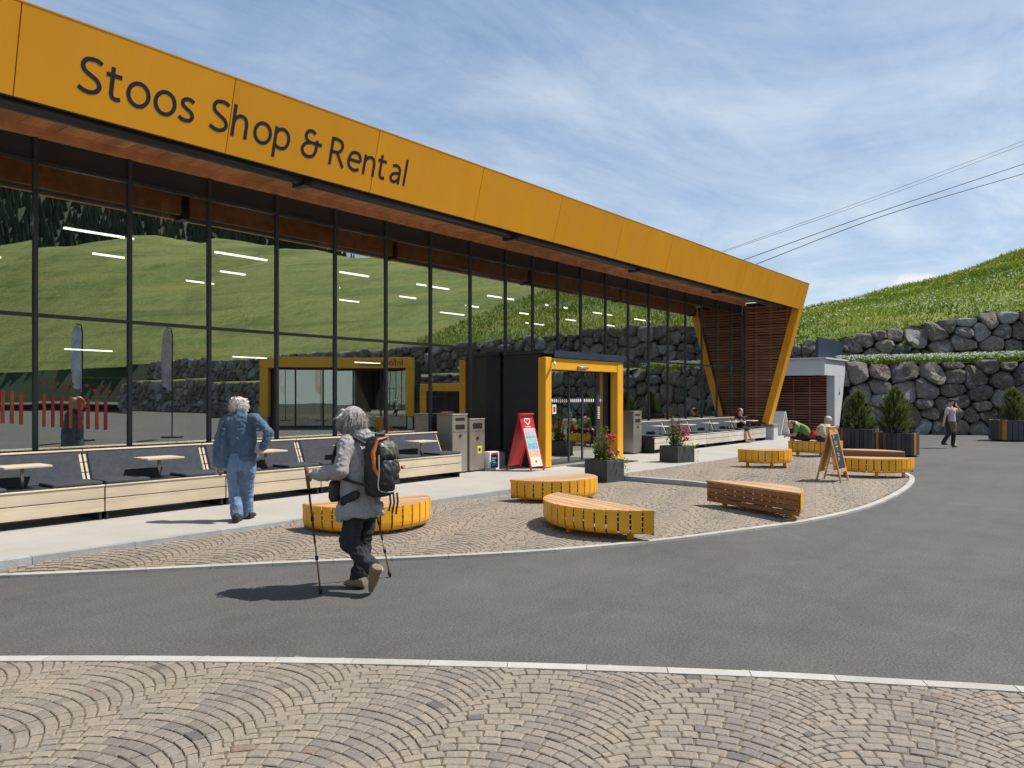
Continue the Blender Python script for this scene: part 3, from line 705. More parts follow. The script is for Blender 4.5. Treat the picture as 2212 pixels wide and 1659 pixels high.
def wall(root, poly, zb, zt, s0, s1, cell, s_obj, lean=.14, seed=1, rowh=.62):
    """dry boulder wall: relaxed random cells on the wall face, every boulder its own shape"""
    rg = random.Random(seed); pts = []
    ns = int((s1 - s0) / cell); hmax = max(zt(s0 + (s1 - s0) * k / 40) - zb for k in range(41)); nr = max(2, round(hmax / rowh))
    for j in range(nr + 1):
        for i in range(-1, ns + 2):
            if rg.random() < .10: continue
            pts.append([s0 + (i + .5 * (j % 2) + rg.uniform(-.40, .40)) * cell, (j + .45 + rg.uniform(-.36, .36)) * rowh])
    pts = [p for p in pts if p[1] < zt(p[0]) - zb - .06]
    grid = {}
    for k, p in enumerate(pts): grid.setdefault((int(p[0] // 1.5), int(p[1] // 1.5)), []).append(k)
    stuff = MB()
    for k, p in enumerate(pts):
        if p[0] < s0 or p[0] > s1: continue
        top = zt(p[0]) - zb
        if p[1] > top: continue
        gx, gy = int(p[0] // 1.5), int(p[1] // 1.5)
        nb = [q for dx in (-1, 0, 1) for dy in (-1, 0, 1) for q in grid.get((gx + dx, gy + dy), []) if q != k]
        R0 = 1.1; cellp = [(p[0] - R0, max(-.05, p[1] - R0)), (p[0] + R0, max(-.05, p[1] - R0)), (p[0] + R0, min(p[1] + R0, top + .10 * math.sin(p[0] * 3.1))), (p[0] - R0, min(p[1] + R0, top + .10 * math.sin(p[0] * 2.3)))]
        for q in nb:
            qx, qy = pts[q]; mx_, my_ = (p[0] + qx) / 2, (p[1] + qy) / 2; dx, dy = qx - p[0], qy - p[1]
            out = []
            for a, b in zip(cellp, cellp[1:] + cellp[:1]):
                da = (a[0] - mx_) * dx + (a[1] - my_) * dy; db = (b[0] - mx_) * dx + (b[1] - my_) * dy
                if da <= 0: out.append(a)
                if da * db < 0: t = da / (da - db); out.append((a[0] + (b[0] - a[0]) * t, a[1] + (b[1] - a[1]) * t))
            cellp = out
            if len(cellp) < 3: break
        if len(cellp) < 3: continue
        c = (sum(q[0] for q in cellp) / len(cellp), sum(q[1] for q in cellp) / len(cellp))
        NP = 13; ring = []
        for i in range(NP):                        # ray-cast the cell outline
            an = 2 * math.pi * i / NP; dx, dy = math.cos(an), math.sin(an); best = 9
            for a, b in zip(cellp, cellp[1:] + cellp[:1]):
                ex, ey = b[0] - a[0], b[1] - a[1]; den = dx * ey - dy * ex
                if abs(den) < 1e-9: continue
                t = ((a[0] - c[0]) * ey - (a[1] - c[1]) * ex) / den; u_ = ((a[0] - c[0]) * dy - (a[1] - c[1]) * dx) / den
                if t > 0 and -.001 <= u_ <= 1.001: best = min(best, t)
            ring.append(min(best, .85))
        ring = [.80 * ring[i] + .10 * (ring[i - 1] + ring[(i + 1) % NP]) for i in range(NP)]
        bulge = rg.uniform(.12, .26); tlx, tly = rg.gauss(0, .16), rg.gauss(.10, .16); vs = []; fs = []; tone = min(1, max(0, rg.gauss(.42, .22)))
        if rg.random() < .10: tone = rg.uniform(.85, 1)
        sdv = rg.random() * 100
        for rr, dep in ((.95, -.30), (1.0, -.04), (.93, bulge * .62), (.66, bulge * .95), (.28, bulge)):
            for i in range(NP):
                an = 2 * math.pi * i / NP; r_ = ring[i] * rr - .010
                ss = c[0] + r_ * math.cos(an); tt = c[1] + r_ * math.sin(an)
                nz = noise.noise((ss * 2.2 + sdv, tt * 2.2, sdv)); d2 = dep + ((nz * .16 + r_ * (math.cos(an) * tlx - math.sin(an) * tly)) if dep > 0 else 0)
                P0, N = poly.at(ss); base = P0 + N * (d2 - lean * tt)
                vs.append((base.x, base.y, zb + tt + nz * .03))
                if dep > -.1: q_ = noise.noise((ss * 6 + sdv, tt * 6, 7)) * .045; vs[-1] = (vs[-1][0] + N.x * q_, vs[-1][1] + N.y * q_, vs[-1][2])
        P0, N = poly.at(c[0]); base = P0 + N * (bulge * 1.0 - lean * c[1] + noise.noise((c[0], c[1], sdv)) * .1); vs.append((base.x, base.y, zb + c[1]))
        for a in range(4): fs += [(a * NP + i, a * NP + (i + 1) % NP, (a + 1) * NP + (i + 1) % NP, (a + 1) * NP + i) for i in range(NP)]
        fs += [(4 * NP + i, 4 * NP + (i + 1) % NP, 5 * NP) for i in range(NP)]
        if (Vector(vs[NP]) - Vector(vs[0])).dot(N) > 0: pass
        if c[0] < s_obj:
            b = MB().add(vs, fs, 0, tone); b.at = [tone + 1e-5] * len(vs); o = b.obj('boulder', m_rock, root, True)
            bm = bmesh.new(); bm.from_mesh(o.data); bmesh.ops.recalc_face_normals(bm, faces=bm.faces); bm.to_mesh(o.data); bm.free(); o.data.set_sharp_from_angle(angle=R(24))
        else: stuff.add(vs, fs, 0, tone)
    # earth backing
    mb = MB(); n = max(8, int((s1 - s0) / 1.2))
    for k in range(n):
        q = []
        for ss in (s0 + (s1 - s0) * k / n, s0 + (s1 - s0) * (k + 1) / n):
            P0, N = poly.at(ss); top = zt(ss) - zb - .06
            q += [(P0.x - N.x * .22, P0.y - N.y * .22, zb - .1), (P0.x - N.x * (.22 + lean * top), P0.y - N.y * (.22 + lean * top), zb + top)]
        mb.add(q, [(0, 2, 3, 1)])
    mb.obj('earth_backing', m_earth, root)
    if stuff.v: tag(stuff.obj('far_boulders', m_rock, root, True), kind='stuff')
LOWP = Poly([(37.75, 10.45), (38.5, 8.9), (39.5, 7.2), (40.8, 5.1), (41.6, 3.2), (42.0, 0), (41.6, -8), (40.6, -20), (39.6, -36), (38.4, -62)])
UPP = Poly([(38.2, 21), (38.9, 16), (39.7, 12.6), (41.0, 9.8), (43.0, 6.0), (44.1, 3.2), (44.6, 0), (44.2, -8), (43.2, -20), (42.2, -36), (41.0, -62)])
low_top = lambda s: interp([(0, 3.30), (6, 3.38), (10, 3.5), (40, 3.4), (80, 3.0)], s)
up_top = lambda s: interp([(0, 4.1), (8, 4.45), (11.5, 4.95), (14.5, 5.45), (18.5, 6.05), (24, 6.5), (40, 6.0), (90, 5.2)], s)
lw = thing('lower_boulder_wall', 'lower tier of the stone boulder retaining wall behind the walking woman', 'stone wall')
wall(lw, LOWP, 0, low_top, 0, LOWP.L - .5, .88, 10.6, seed=4, rowh=.60)
uw = thing('upper_boulder_wall', 'upper tier of the stone boulder retaining wall below the flowering slope', 'stone wall')
wall(uw, UPP, 3.35, up_top, 0, UPP.L - .5, .92, 20.5, seed=9, rowh=.60)
# grass ledge between the tiers
mb = MB(); n = 70
for k in range(n):
    q = []
    for kk in (k, k + 1):
        sl_ = LOWP.L * kk / n; P0, N = LOWP.at(sl_); a = P0 - N * (.14 * 3.3 + .05); su = 9.2 + (UPP.L - 9.2) * kk / n; P1, N1 = UPP.at(su); b = P1 - N1 * .1; z = low_top(sl_)
        q += [(a.x, a.y, z - .06), ((a.x + b.x) / 2, (a.y + b.y) / 2, z + .12), (b.x, b.y, z + .22)]
    mb.add(q, [(0, 3, 4, 1), (1, 4, 5, 2)])
ledge = tag(mb.obj('grass_ledge', m_meadow, None, True), kind='structure')
if ledge.data.polygons[0].normal.z < 0: ledge.data.flip_normals()
# hill slope above the upper tier
ZC = [(-260, 30), (-200, 34), (-135, 36), (-87, 27.5), (-30, 20), (-5, 16.6), (7.7, 15.2), (16, 12.0), (25, 8.9), (45, 6.0), (80, 5)]
HILLP = Poly([(34.5, 70), (36.5, 40), (38.2, 21), (38.9, 16), (39.7, 12.6), (41.0, 9.8), (43.0, 6.0), (44.1, 3.2), (44.6, 0), (44.2, -8), (43.2, -20), (42.2, -36), (41.0, -62), (36, -110), (20, -170), (-20, -230)], 6)
S_UP0 = HILLP.L - 0
def hill_pt(s, d):
    P0, N = HILLP.at(s)
    base = UPP
    y = P0.y
    zt_ = interp([(-62, 5.2), (-20, 5.9), (0, 6.45), (3.2, 6.1), (6, 5.5), (9.8, 4.95), (12.6, 4.5), (21, 4.1), (70, 3.5)], y)
    p = P0 - N * .36 + Vector((1.0, .12, 0)) * d
    zc = interp(ZC, p.y)
    f = 1 - (1 - min(d, 52) / 52) ** 1.75
    z = zt_ - .12 + (zc - zt_) * f - max(0, d - 50) * .38
    z += (noise.noise((p.x * .06, p.y * .06, 0)) * 1.1 + noise.noise((p.x * .25, p.y * .25, 5)) * .28) * min(1, d / 12) + noise.noise((p.x * 1.3, p.y * 1.3, 1)) * .07 * min(1, d)
    return Vector((p.x, p.y, z))
mb = MB(); NSg, DD = 150, [0, .5, 1, 1.6, 2.4, 3.4, 4.6, 6, 8, 10.5, 13, 16, 19, 22, 25.5, 29, 33, 37, 41, 45, 49, 53, 58, 66, 80]
ss_ = [HILLP.L * (k / NSg) for k in range(NSg + 1)]
vs = [hill_pt(s, d) for s in ss_ for d in DD]; nd = len(DD)
mb.add(vs, [(i * nd + j, i * nd + j + 1, (i + 1) * nd + j + 1, (i + 1) * nd + j) for i in range(NSg) for j in range(nd - 1)])
hill = tag(mb.obj('hill_slope', m_meadow, None, True), kind='structure')
if hill.data.polygons[len(hill.data.polygons) // 2].normal.z < 0: hill.data.flip_normals()
# grass tufts and flowers over the part of the slope that the camera sees
def leaf_mat(name, col, var=.35, trans=.35, rnd=.35):
    m = bpy.data.materials.new(name); m.use_nodes = True; t = NT(m.node_tree); nodes = m.node_tree.nodes; bs = nodes['Principled BSDF']
    a = t.n('ShaderNodeAttribute', attribute_name='rnd').outputs['Fac']; k = t.mapr(a, 0, 1, 1 - rnd, 1 + rnd)
    rg_ = t.n('ShaderNodeRGB'); rg_.outputs[0].default_value = (*col, 1)
    hs = t.n('ShaderNodeHueSaturation', ins={'Hue': t.mapr(a, 0, 1, .515, .48), 'Color': rg_.outputs[0]}).outputs[0]
    c = t.n('ShaderNodeVectorMath', operation='SCALE', ins={0: hs, 'Scale': k}).outputs[0]
    t.link(c, bs.inputs['Base Color']); bs.inputs['Roughness'].default_value = .7; bs.inputs['Specular IOR Level'].default_value = .25
    tl = t.n('ShaderNodeBsdfTranslucent', ins={0: c}); mx_ = t.n('ShaderNodeMixShader', ins={0: trans, 1: bs.outputs[0], 2: tl.outputs[0]})
    t.link(mx_.outputs[0], nodes['Material Output'].inputs[0]); return m
m_grass = leaf_mat('grass_blade', (.175, .255, .022)); m_wflower = leaf_mat('white_petal', (.62, .63, .54), trans=.2, rnd=.15); m_yflower = leaf_mat('yellow_petal', (.68, .42, .02), trans=.2, rnd=.2)
rg = random.Random(21)
s_a = 0
for s in range(0, int(HILLP.L)):
    if HILLP.at(s)[0].y > 26: s_a = s
s_b = [s for s in range(int(HILLP.L)) if HILLP.at(s)[0].y > -24][-1]
gr, wf, yf = MB(), MB(), MB()
def tuft(mb, p, h, wdt, lean, a):
    an = rg.uniform(0, 6.283); dx, dy = math.cos(an) * wdt, math.sin(an) * wdt; lx, ly = rg.gauss(0, lean), rg.gauss(0, lean)
    mb.add([(p.x - dx, p.y - dy, p.z - .05), (p.x + dx, p.y + dy, p.z - .05), (p.x + lx * h, p.y + ly * h, p.z + h)], [(0, 1, 2)], 0, a)
def bloom(mb, p, h, r, a):
    an = rg.uniform(0, 1.57); c, s_ = math.cos(an) * r, math.sin(an) * r; t = rg.uniform(-.5, .5) * r
    mb.add([(p.x + c, p.y + s_, p.z + h + t), (p.x - s_, p.y + c, p.z + h - t), (p.x - c, p.y - s_, p.z + h - t * .5), (p.x + s_, p.y - c, p.z + h + t), (p.x, p.y, p.z + h - r * .6), (p.x, p.y, p.z + h + r * .5)],
           [(0, 1, 5), (1, 2, 5), (2, 3, 5), (3, 0, 5), (1, 0, 4), (2, 1, 4), (3, 2, 4), (0, 3, 4)], 0, a)
for _ in range(85000):
    s = rg.uniform(s_a, s_b); d = 60 * rg.random() ** 1.2; p = hill_pt(s, d); k = .8 + d * .018
    tuft(gr, p, rg.uniform(.12, .38) * k, rg.uniform(.03, .07) * k, .45, min(1, max(0, .5 + noise.noise((p.x * .22, p.y * .22, 4)) * .9 + rg.gauss(0, .2))))
for _ in range(30000):
    s = rg.uniform(s_a, s_b); d = 56 * rg.random() ** 1.1; p = hill_pt(s, d)
    nz = noise.noise((p.x * .16, p.y * .16, 9)) + .5 * noise.noise((p.x * .5, p.y * .5, 2)); k = .7 + d * .014
    band = math.exp(-((d - 9) / 9) ** 2)
    if rg.random() < (.04 + .75 * max(0, nz + .1)) * (.25 + band): bloom(wf, p, rg.uniform(.18, .4), rg.uniform(.045, .085) * k, rg.random())
    elif rg.random() < .10 + .25 * max(0, -nz): bloom(yf, p, rg.uniform(.18, .4), rg.uniform(.04, .075) * k, rg.random())
for _ in range(9000):                              # on the ledge
    k = rg.random() * .42; sl_ = LOWP.L * k * .4; P0, N = LOWP.at(sl_); su = 9.2 + (UPP.L - 9.2) * k * .4; P1, N1 = UPP.at(su)
    t = rg.random(); a = P0 - N * .5; b = P1 - N1 * .1; p = a.lerp(b, t); p.z = low_top(sl_) + (.10 * t * 2 if t < .5 else .1 + .1 * (t - .5) * 2)
    if rg.random() < .38: bloom(wf, p, rg.uniform(.12, .34), rg.uniform(.03, .06), rg.random())
    else: tuft(gr, p, rg.uniform(.12, .4), rg.uniform(.02, .05), .4, rg.random())
for mbx, nm, mm, lb in ((gr, 'grass', m_grass, 'long green meadow grass covering the slope and ledge'), (wf, 'white_flowers', m_wflower, 'small white flowers scattered over the slope and ledge'), (yf, 'yellow_flowers', m_yflower, 'small yellow flowers scattered over the slope')):
    tag(mbx.obj(nm, mm), lb, 'flowers' if 'fl' in nm else 'grass', kind='stuff')
# wild shoots growing from the wall joints
for k, (u, v, D, hh, lb) in enumerate(((1938, 760, 38.5, 1.1, 'yellow-green straggly shrub leaning out of the upper boulder wall'), (2160, 768, 39.3, .9, 'small leafy plant rooted in the upper boulder wall at far right'))):
    base = atD(u, v, D); t = thing('wall_shrub', lb, 'shrub', base); stem, lf = MB(), MB()
    for q in range(11):
        an = rg.uniform(1.6, 4.2); el = rg.uniform(.2, 1.2); L = hh * rg.uniform(.5, 1.1); dr = Vector((math.cos(an) * math.cos(el), math.sin(an) * math.cos(el), math.sin(el)))
        stem.tube([(0, 0, 0), tuple(dr * L * .5 + Vector((0, 0, .05))), tuple(dr * L)], [.014, .01, .004], 5)
        for r_ in range(14):
            tuft(lf, dr * L * rg.uniform(.35, 1.05), rg.uniform(.06, .13), .02, .9, rg.random())
    stem.obj('stem', mat('shrub_bark', (.10, .075, .03), .8), t); lf.obj('foliage', leaf_mat('shrub_leaf_%s' % ('pale' if k == 0 else 'green'), (.26, .26, .05) if k == 0 else (.12, .20, .03)), t)
# forested mountain beyond (stands behind the camera, mirrored in the glass)
mb = MB(); tr_ = MB(); rows = []
NA = 46
def mtn(i, j):
    az = R(-135 + 100 * i / NA); dist = 520 + j * 60; e = interp([(-135, 240), (-95, 330), (-78, 345), (-66, 335), (-59, 290), (-54, 232), (-49, 195), (-42, 120), (-35, 60)], math.degrees(az))
    z = -8 + e * (j / 9) ** .85 + noise.noise((i * .35, j * .5, 3)) * 22 * (j > 0)
    return Vector((math.cos(az) * dist, math.sin(az) * dist, z))
mb.add([mtn(i, j) for i in range(NA + 1) for j in range(10)], [(i * 10 + j, i * 10 + j + 1, (i + 1) * 10 + j + 1, (i + 1) * 10 + j) for i in range(NA) for j in range(9)])
mt = tag(mb.obj('mountain', mat('forest_floor', (.024, .045, .018), .95, var=.5, vscale=.02, coords='World'), None, True), kind='structure')
for _ in range(11000):
    i, j = rg.uniform(0, NA - .01), rg.uniform(.5, 8.9); p = mtn(int(i), int(j)).lerp(mtn(int(i) + 1, int(j)), i % 1).lerp(mtn(int(i), int(j) + 1).lerp(mtn(int(i) + 1, int(j) + 1), i % 1), j % 1)
    h = rg.uniform(9, 19); r_ = h * .24
    tr_.add([(p.x + r_ * math.cos(k * 1.257), p.y + r_ * math.sin(k * 1.257), p.z - 1) for k in range(5)] + [(p.x, p.y, p.z + h)], [(k, (k + 1) % 5, 5) for k in range(5)], 0, rg.random())
tag(tr_.obj('mountain_forest', leaf_mat('conifer', (.018, .036, .018), trans=.05)), 'dark conifer forest on the mountain mirrored in the glass', 'forest', kind='stuff')

# ================================================================== CONCRETE SHED, RAILING, CABLES
shed = thing('concrete_shed', 'low concrete shed with brown slatted front set into the boulder wall', 'shed')
CZ = 3.40
box('beam', (34.8, 35.15, 10.27, 18.5, 2.69, CZ), m_concw, shed, .01)
box('beam', (35.152, 37.95, 10.27, 10.62, 2.69, CZ - .001), m_concw, shed)
MB().prism([(36.30, 0), (36.85, 0), (37.95, 2.688), (36.30, 2.688)], -10.62, -10.272, M=Matrix(((1, 0, 0, 0), (0, 0, -1, 0), (0, 1, 0, 0), (0, 0, 0, 1)))).obj('column', m_concw, shed)
box('roof_slab', (34.7, 38.1, 10.17, 18.6, CZ + .001, CZ + .07), m_concw, shed); box('back_wall', (36.42, 38.2, 10.64, 18.5, 0, CZ - .01), m_black, shed)
z = .12
while z < 2.62:
    MB().box(36.34, 36.37, 10.64, 17.6, z, z + .058).obj('slat', m_slat, shed); z += .118
for y in (11.35, 12.1, 12.85, 13.6): MB().box(36.325, 36.338, y, y + .06, .1, 2.66).obj('batten', m_slat, shed)
for q in range(2): MB().box(36.95, 37.09, 10.262, 10.270, 1.84 + q * .20, 1.98 + q * .20, bev=.002).obj('notice', m_grey if q else m_navypanel, shed)
a = atY(1768, 728, 11.0); b = atY(1836, 741, 11.0)
t = thing('navy_panel', 'dark navy sheet-metal screen standing on the concrete shed roof', 'panel', (a.x, 11.0, CZ + .07)); hh = a.z - CZ - .07; h2 = b.z - CZ - .07
MB().prism([(0, 0), (b.x - a.x, 0), (b.x - a.x, h2), (0, hh)], 0, .08, M=Matrix(((1, 0, 0, 0), (0, 0, 1, 0), (0, 1, 0, 0), (0, 0, 0, 1)))).obj('sheet', m_navypanel, t)
MB().box(.05, .13, .085, .15, 0, hh * .9).obj('post', m_anth, t); MB().box(b.x - a.x - .2, b.x - a.x - .12, .085, .15, 0, h2 * .9).obj('post', m_anth, t)
t = thing('roof_railing', 'thin vertical-bar steel railing on the concrete shed roof', 'railing', (34.95, 11.1, CZ + .07))
for k in range(52): MB().box(-.008, .008, k * .13 - .008, k * .13 + .008, .02, .92).obj('bar', m_anth, t)
for z in (.0, .92): MB().box(-.02, .02, -.02, 6.7, z, z + .035).obj('rail', m_anth, t)
for k, (pts, D, r_, lb) in enumerate((([(1608, 561), (1856, 472.5), (2212, 354)], 62, .031, 'upper one of the two thick overhead ropeway cables'), ([(1638, 569), (1906, 467), (2212, 375)], 62, .031, 'lower one of the two thick overhead ropeway cables'),
        ([(1563, 542), (1906, 419), (2212, 304)], 120, .028, 'upper one of the two thin overhead cables in the sky'), ([(1563, 544.5), (1906, 426), (2212, 312)], 120, .028, 'lower one of the two thin overhead cables in the sky'))):
    P = [atD(u, v, D) for u, v in pts]; q = spline(P, 8); d0 = q[1] - q[0]; d1 = q[-1] - q[-2]
    q = [q[0] - d0 * 14] + q + [q[-1] + d1 * 25]
    tag(MB().tube(q, r_, 6).obj('cable', m_dsteel), lb, 'cable', 'overhead ropeway cables')

# ================================================================== ACROSS THE PLAZA (mirrored in the shop glass)
RZ = math.atan2(-CS, -SN)
def pavilion(x0, x1, ztop, leg, y0=0, depth=4.5):
    MB().box(x0, x1, y0, y0 + .5, ztop - leg * 1.25, ztop, bev=.01).obj('frame_lintel', m_yellow, pav)
    for a, b in ((x0, x0 + leg), (x1 - leg, x1)): MB().box(a, b, y0 + .02, y0 + .48, .7, ztop - leg * 1.25 - .003).obj('frame_leg', m_yellow, pav); MB().box(a + .1, b - .1, y0 + .1, y0 + .4, 0, .7).obj('frame_foot', m_concw, pav)
    MB().box(x0 + .1, x1 - .1, y0 + .7, y0 + depth, 0, ztop - .1).obj('body', m_panel, pav)
pav = thing('information_pavilion', 'yellow-framed information pavilion seen only as a mirror image in the shop glass', 'pavilion', (27.5, -11.7, 0), RZ)
pavilion(-4.4, 4.4, 4.0, .46); pavilion(-7.3, -4.75, 2.5, .34, depth=2.5)
for k in range(5):
    d = MB().box(-3.9 + k * 1.56, -3.9 + k * 1.56 + 1.46, .66, .68, .1, 3.3); d.mi = [1, 1, 0, 1, 1, 1]; d.obj('pane', [m_glass, m_clear], pav)
def text_part(body, size, parent, M, mm, name='lettering', ext=.004):
    cu = bpy.data.curves.new(name, 'FONT'); cu.body = body; cu.size = size; cu.extrude = ext; cu.align_x = 'CENTER'; cu.resolution_u = 3
    tmp = bpy.data.objects.new('tmp', cu); COL.objects.link(tmp); dg = bpy.context.evaluated_depsgraph_get(); dg.update()
    me = bpy.data.meshes.new_from_object(tmp.evaluated_get(dg)); bpy.data.objects.remove(tmp); bpy.data.curves.remove(cu)
    me.transform(M); me.materials.clear(); me.materials.append(mm); me.name = name
    return link(name, me, parent)
UPR = Matrix.Rotation(R(90), 4, 'X')
text_part('Information', .52, pav, Matrix.Translation((-2.6, -.006, 3.55)) @ UPR, m_navy)
for k, (u, v, D, cc) in enumerate(((185, 700, 30, (.55, .56, .62)), (370, 712, 31, (.50, .42, .45)))):
    q = ray(u, 858); X = q[0] * D; Y = 2 * GY - q[1] * D; H_ = EYE + (858 - v) / FPX * D
    t = thing('feather_flag', ('pale blue feather flag on a pole, mirrored in the leftmost panes', 'pale pink feather flag on a pole, mirrored beside the walking man')[k], 'flag', (X, Y, 0), RZ)
    MB().tube([(0, 0, 0), (0, 0, H_ - .3), (.06, 0, H_ - .05), (.25, 0, H_)], .025, 6).obj('pole', m_dsteel, t); MB().box(-.35, .35, -.25, .25, 0, .06, bev=.01).obj('base', m_dsteel, t)
    MB().prism([(.03, 1.9), (.38, 2.1), (.46, 3.2), (.4, H_ - .25), (.25, H_ - .02), (.05, H_ - .15)], -.01, .01, M=UPR).obj('cloth', mat('flag_cloth_%d' % k, cc, .8, var=.4, vscale=3), t)
# ================================================================== D-SHAPED PLAZA BENCHES
def dbench(label, A, B, d, h=.40, z=0.0, arc_wood=False, group='D-shaped plaza benches'):
    """A, B: ends of the straight side (the arc bulges to the right of A->B)"""
    A = Vector((A[0], A[1], 0)); B = Vector((B[0], B[1], 0)); L = (B - A).length; c = (A + B) / 2
    t = thing('plaza_bench', label, 'bench', (c.x, c.y, z), math.atan2(B.y - A.y, B.x - A.x), group)
    Rr = (L * L / 4 + d * d) / (2 * d); cy = Rr - d; An = math.acos(max(-1, min(1, cy / Rr)))
    # planks of the seat, cut to the outline
    y = -.004; pw = .098; k = 0
    def half(yy_):
        q = Rr * Rr - (yy_ - cy) ** 2
        return math.sqrt(max(0, q)) - .012
    while y - pw > -d:
        y2 = y - pw + .009; n = 5; pts = []
        for q in range(n + 1): yy_ = y + (y2 - y) * q / n; pts.append((half(yy_), yy_))
        for q in range(n, -1, -1): yy_ = y + (y2 - y) * q / n; pts.append((-half(yy_), yy_))
        MB().prism(pts, h - .032, h - .001 * (k % 3)).obj('seat_plank', m_plank, t); y -= pw; k += 1
    if y + d > .025:
        n = 6; pts = [(half(y + (-d + .006 - y) * q / n), y + (-d + .006 - y) * q / n) for q in range(n + 1)]; pts += [(-a, b) for a, b in reversed(pts)]
        MB().prism(pts, h - .032, h).obj('seat_plank', m_plank, t)
    # upright slats bent under at the bottom
    arc = 2 * An * Rr; ns = max(7, round(arc / .145)); gap = .021
    prof = [(0, h - .002), (0, .20), (-.006, .160), (-.022, .128), (-.052, .105), (-.10, .098)]
    for i in range(ns):
        a0 = -An + 2 * An * i / ns; a1 = -An + 2 * An * (i + 1) / ns; am = (a0 + a1) / 2; hw = Rr * math.sin((a1 - a0) / 2) - gap / 2; vs = []
        e = Vector((math.sin(am), -math.cos(am), 0)); tg = Vector((math.cos(am), math.sin(am), 0)); cen = Vector((0, cy, 0)) + e * (Rr * math.cos((a1 - a0) / 2) + .012)
        for th in (0, -.012):
            for off, zz_ in prof:
                for sgn in (-1, 1):
                    p = cen + e * (off + th) + tg * sgn * hw; vs.append((p.x, p.y, zz_ + (.012 if th and zz_ < .11 else 0)))
        m = len(prof) * 2; fs = []
        for q in range(len(prof) - 1):
            k0 = q * 2; fs += [(k0, k0 + 2, k0 + 3, k0 + 1), (m + k0, m + k0 + 1, m + k0 + 3, m + k0 + 2), (k0, m + k0, m + k0 + 2, k0 + 2), (k0 + 1, k0 + 3, m + k0 + 3, m + k0 + 1)]
        fs += [(0, 1, m + 1, m), (m - 2, 2 * m - 2, 2 * m - 1, m - 1)]
        b = MB().add(vs, fs, 0, random.random()); b.obj('slat', m_yellow, t)
    # straight side: horizontal brown boards
    nb = 4; bh = (h - .032 - .09) / nb
    for q in range(nb): MB().box(-L / 2 + .015, L / 2 - .015, -.006, .016, .09 + q * bh + .005, .09 + (q + 1) * bh - .005, bev=.004).obj('side_board', m_bplank, t)
    MB().box(-L / 2 - .004, L / 2 + .004, -.004, .02, h - .032, h - .002, bev=.004).obj('edge_board', m_plank, t)
    # frame ring below the seat, uprights and feet
    for fx, fy in ((-L * .36, -.13), (L * .36, -.13), (0, -d + .17)):
        MB().box(fx - .03, fx + .03, fy - .03, fy + .03, .002, .11, bev=.004).obj('foot', m_yellow, t)
    for fx in (-L * .3, 0, L * .3):
        MB().box(fx - .02, fx + .02, -max(.2, min(d - .1, half(0) * 0 + (math.sqrt(max(0, Rr * Rr - fx * fx)) - cy) - .06)), -.02, .11, .15).obj('bearer', m_anth, t)
    return t
dbench('yellow slatted bench half hidden behind the hiker', (5.86, 8.00), (7.42, 7.46), .84)
dbench('yellow slatted bench standing nearest the square flower planter by the door', (9.62, 7.70), (11.22, 7.30), .76)
dbench('large yellow slatted bench with rounded left end near the asphalt edge', (8.80, 6.20), (8.10, 4.32), .68, h=.39)
dbench('bench showing its long straight brown board side beside the low step', (10.60, 3.45), (11.34, 5.13), .56, h=.42)
dbench('small yellow bench right of the far flower planter on the terrace', (17.12, 6.98), (17.98, 6.10), .60, z=tz(17, 6.5) + .02)
dbench('yellow bench on which the two people sit bent forward', (21.15, 7.20), (22.1, 6.05), .52, z=tz(20, 6.8) + .02)
q1, q2 = G(1797, 970, .43), G(1954, 975.5, .43)
dbench('far bench with brown straight side before the big round planters', (q2.x, q2.y), (q1.x, q1.y), .5, z=.03)
q1, q2 = G(1799, 985, .43), G(1974, 988.5, .43)
dbench('wide yellow slatted bench right of the chalkboard on the plaza corner', (q1.x, q1.y), (q2.x, q2.y), .62, z=.03)

# ================================================================== WALL BENCHES WITH TABLES
ML = 1.715
def wallbench(wood):
    t = link('wall_bench', None)
    MB().box(.008, ML - .008, 0, .022, .110, .272, bev=.004).obj('front_board', wood, t); MB().box(.008, ML - .008, 0, .022, .284, .432, bev=.004).obj('front_board', wood, t)
    MB().box(.004, ML - .004, -.012, .07, .436, .456, bev=.004).obj('seat_rim', wood, t)
    for q in range(4): MB().box(.006, ML - .006, .078 + q * .108, .178 + q * .108, .436, .454).obj('seat_slat', m_fabric, t)
    for a, b in ((.02, .60), (1.10, ML - .02)):
        MB().box(a, b, .005, .47, .458, .506, bev=.018).obj('cushion', m_fabric, t, True)
    # leaning back: boards with a fabric pad in front
    M = Matrix.Translation((0, .50, .458)) @ Matrix.Rotation(R(-24), 4, 'X')
    for q in range(3): MB().box(.012, ML - .012, .028, .05, q * .148 + .004, q * .148 + .140, M=M).obj('back_board', wood, t)
    MB().box(.055, ML - .055, -.002, .026, .0, .435, M=M, bev=.01).obj('back_pad', m_fabric, t, False)
    MB().box(.004, ML - .004, -.012, .058, .438, .466, M=M, bev=.004).obj('top_rail', wood, t)
    for x in (.03, ML - .06): MB().box(x, x + .03, .03, .80, .0, .43).obj('support', m_dsteel, t); MB().box(x, x + .03, .055, .09, -.05, .43, M=M).obj('support', m_dsteel, t)
    MB().box(.61, 1.09, .02, .47, .4545, .462).obj('table_base', m_anth, t)
    MB().tube([(.85, .27, .462), (.85, .27, .725)], .022, 12).obj('table_post', m_steel, t, True)
    for q in range(3): MB().box(.585, 1.115, .06 + q * .142, .196 + q * .142, .725, .752, bev=.005).obj('table_plank', wood, t)
    return t
pl = wallbench(m_pale); pg = wallbench(m_greywood)
LB = [('pale slatted wall bench module at the very left beneath the red decals', 2.785), ('pale wall bench module left of the walking man', 4.50), ('pale wall bench module right behind the walking man', 6.215), ('pale wall bench module half hidden behind the hiker', 7.93), ('pale wall bench module ending at the tall steel bins', 9.645)]
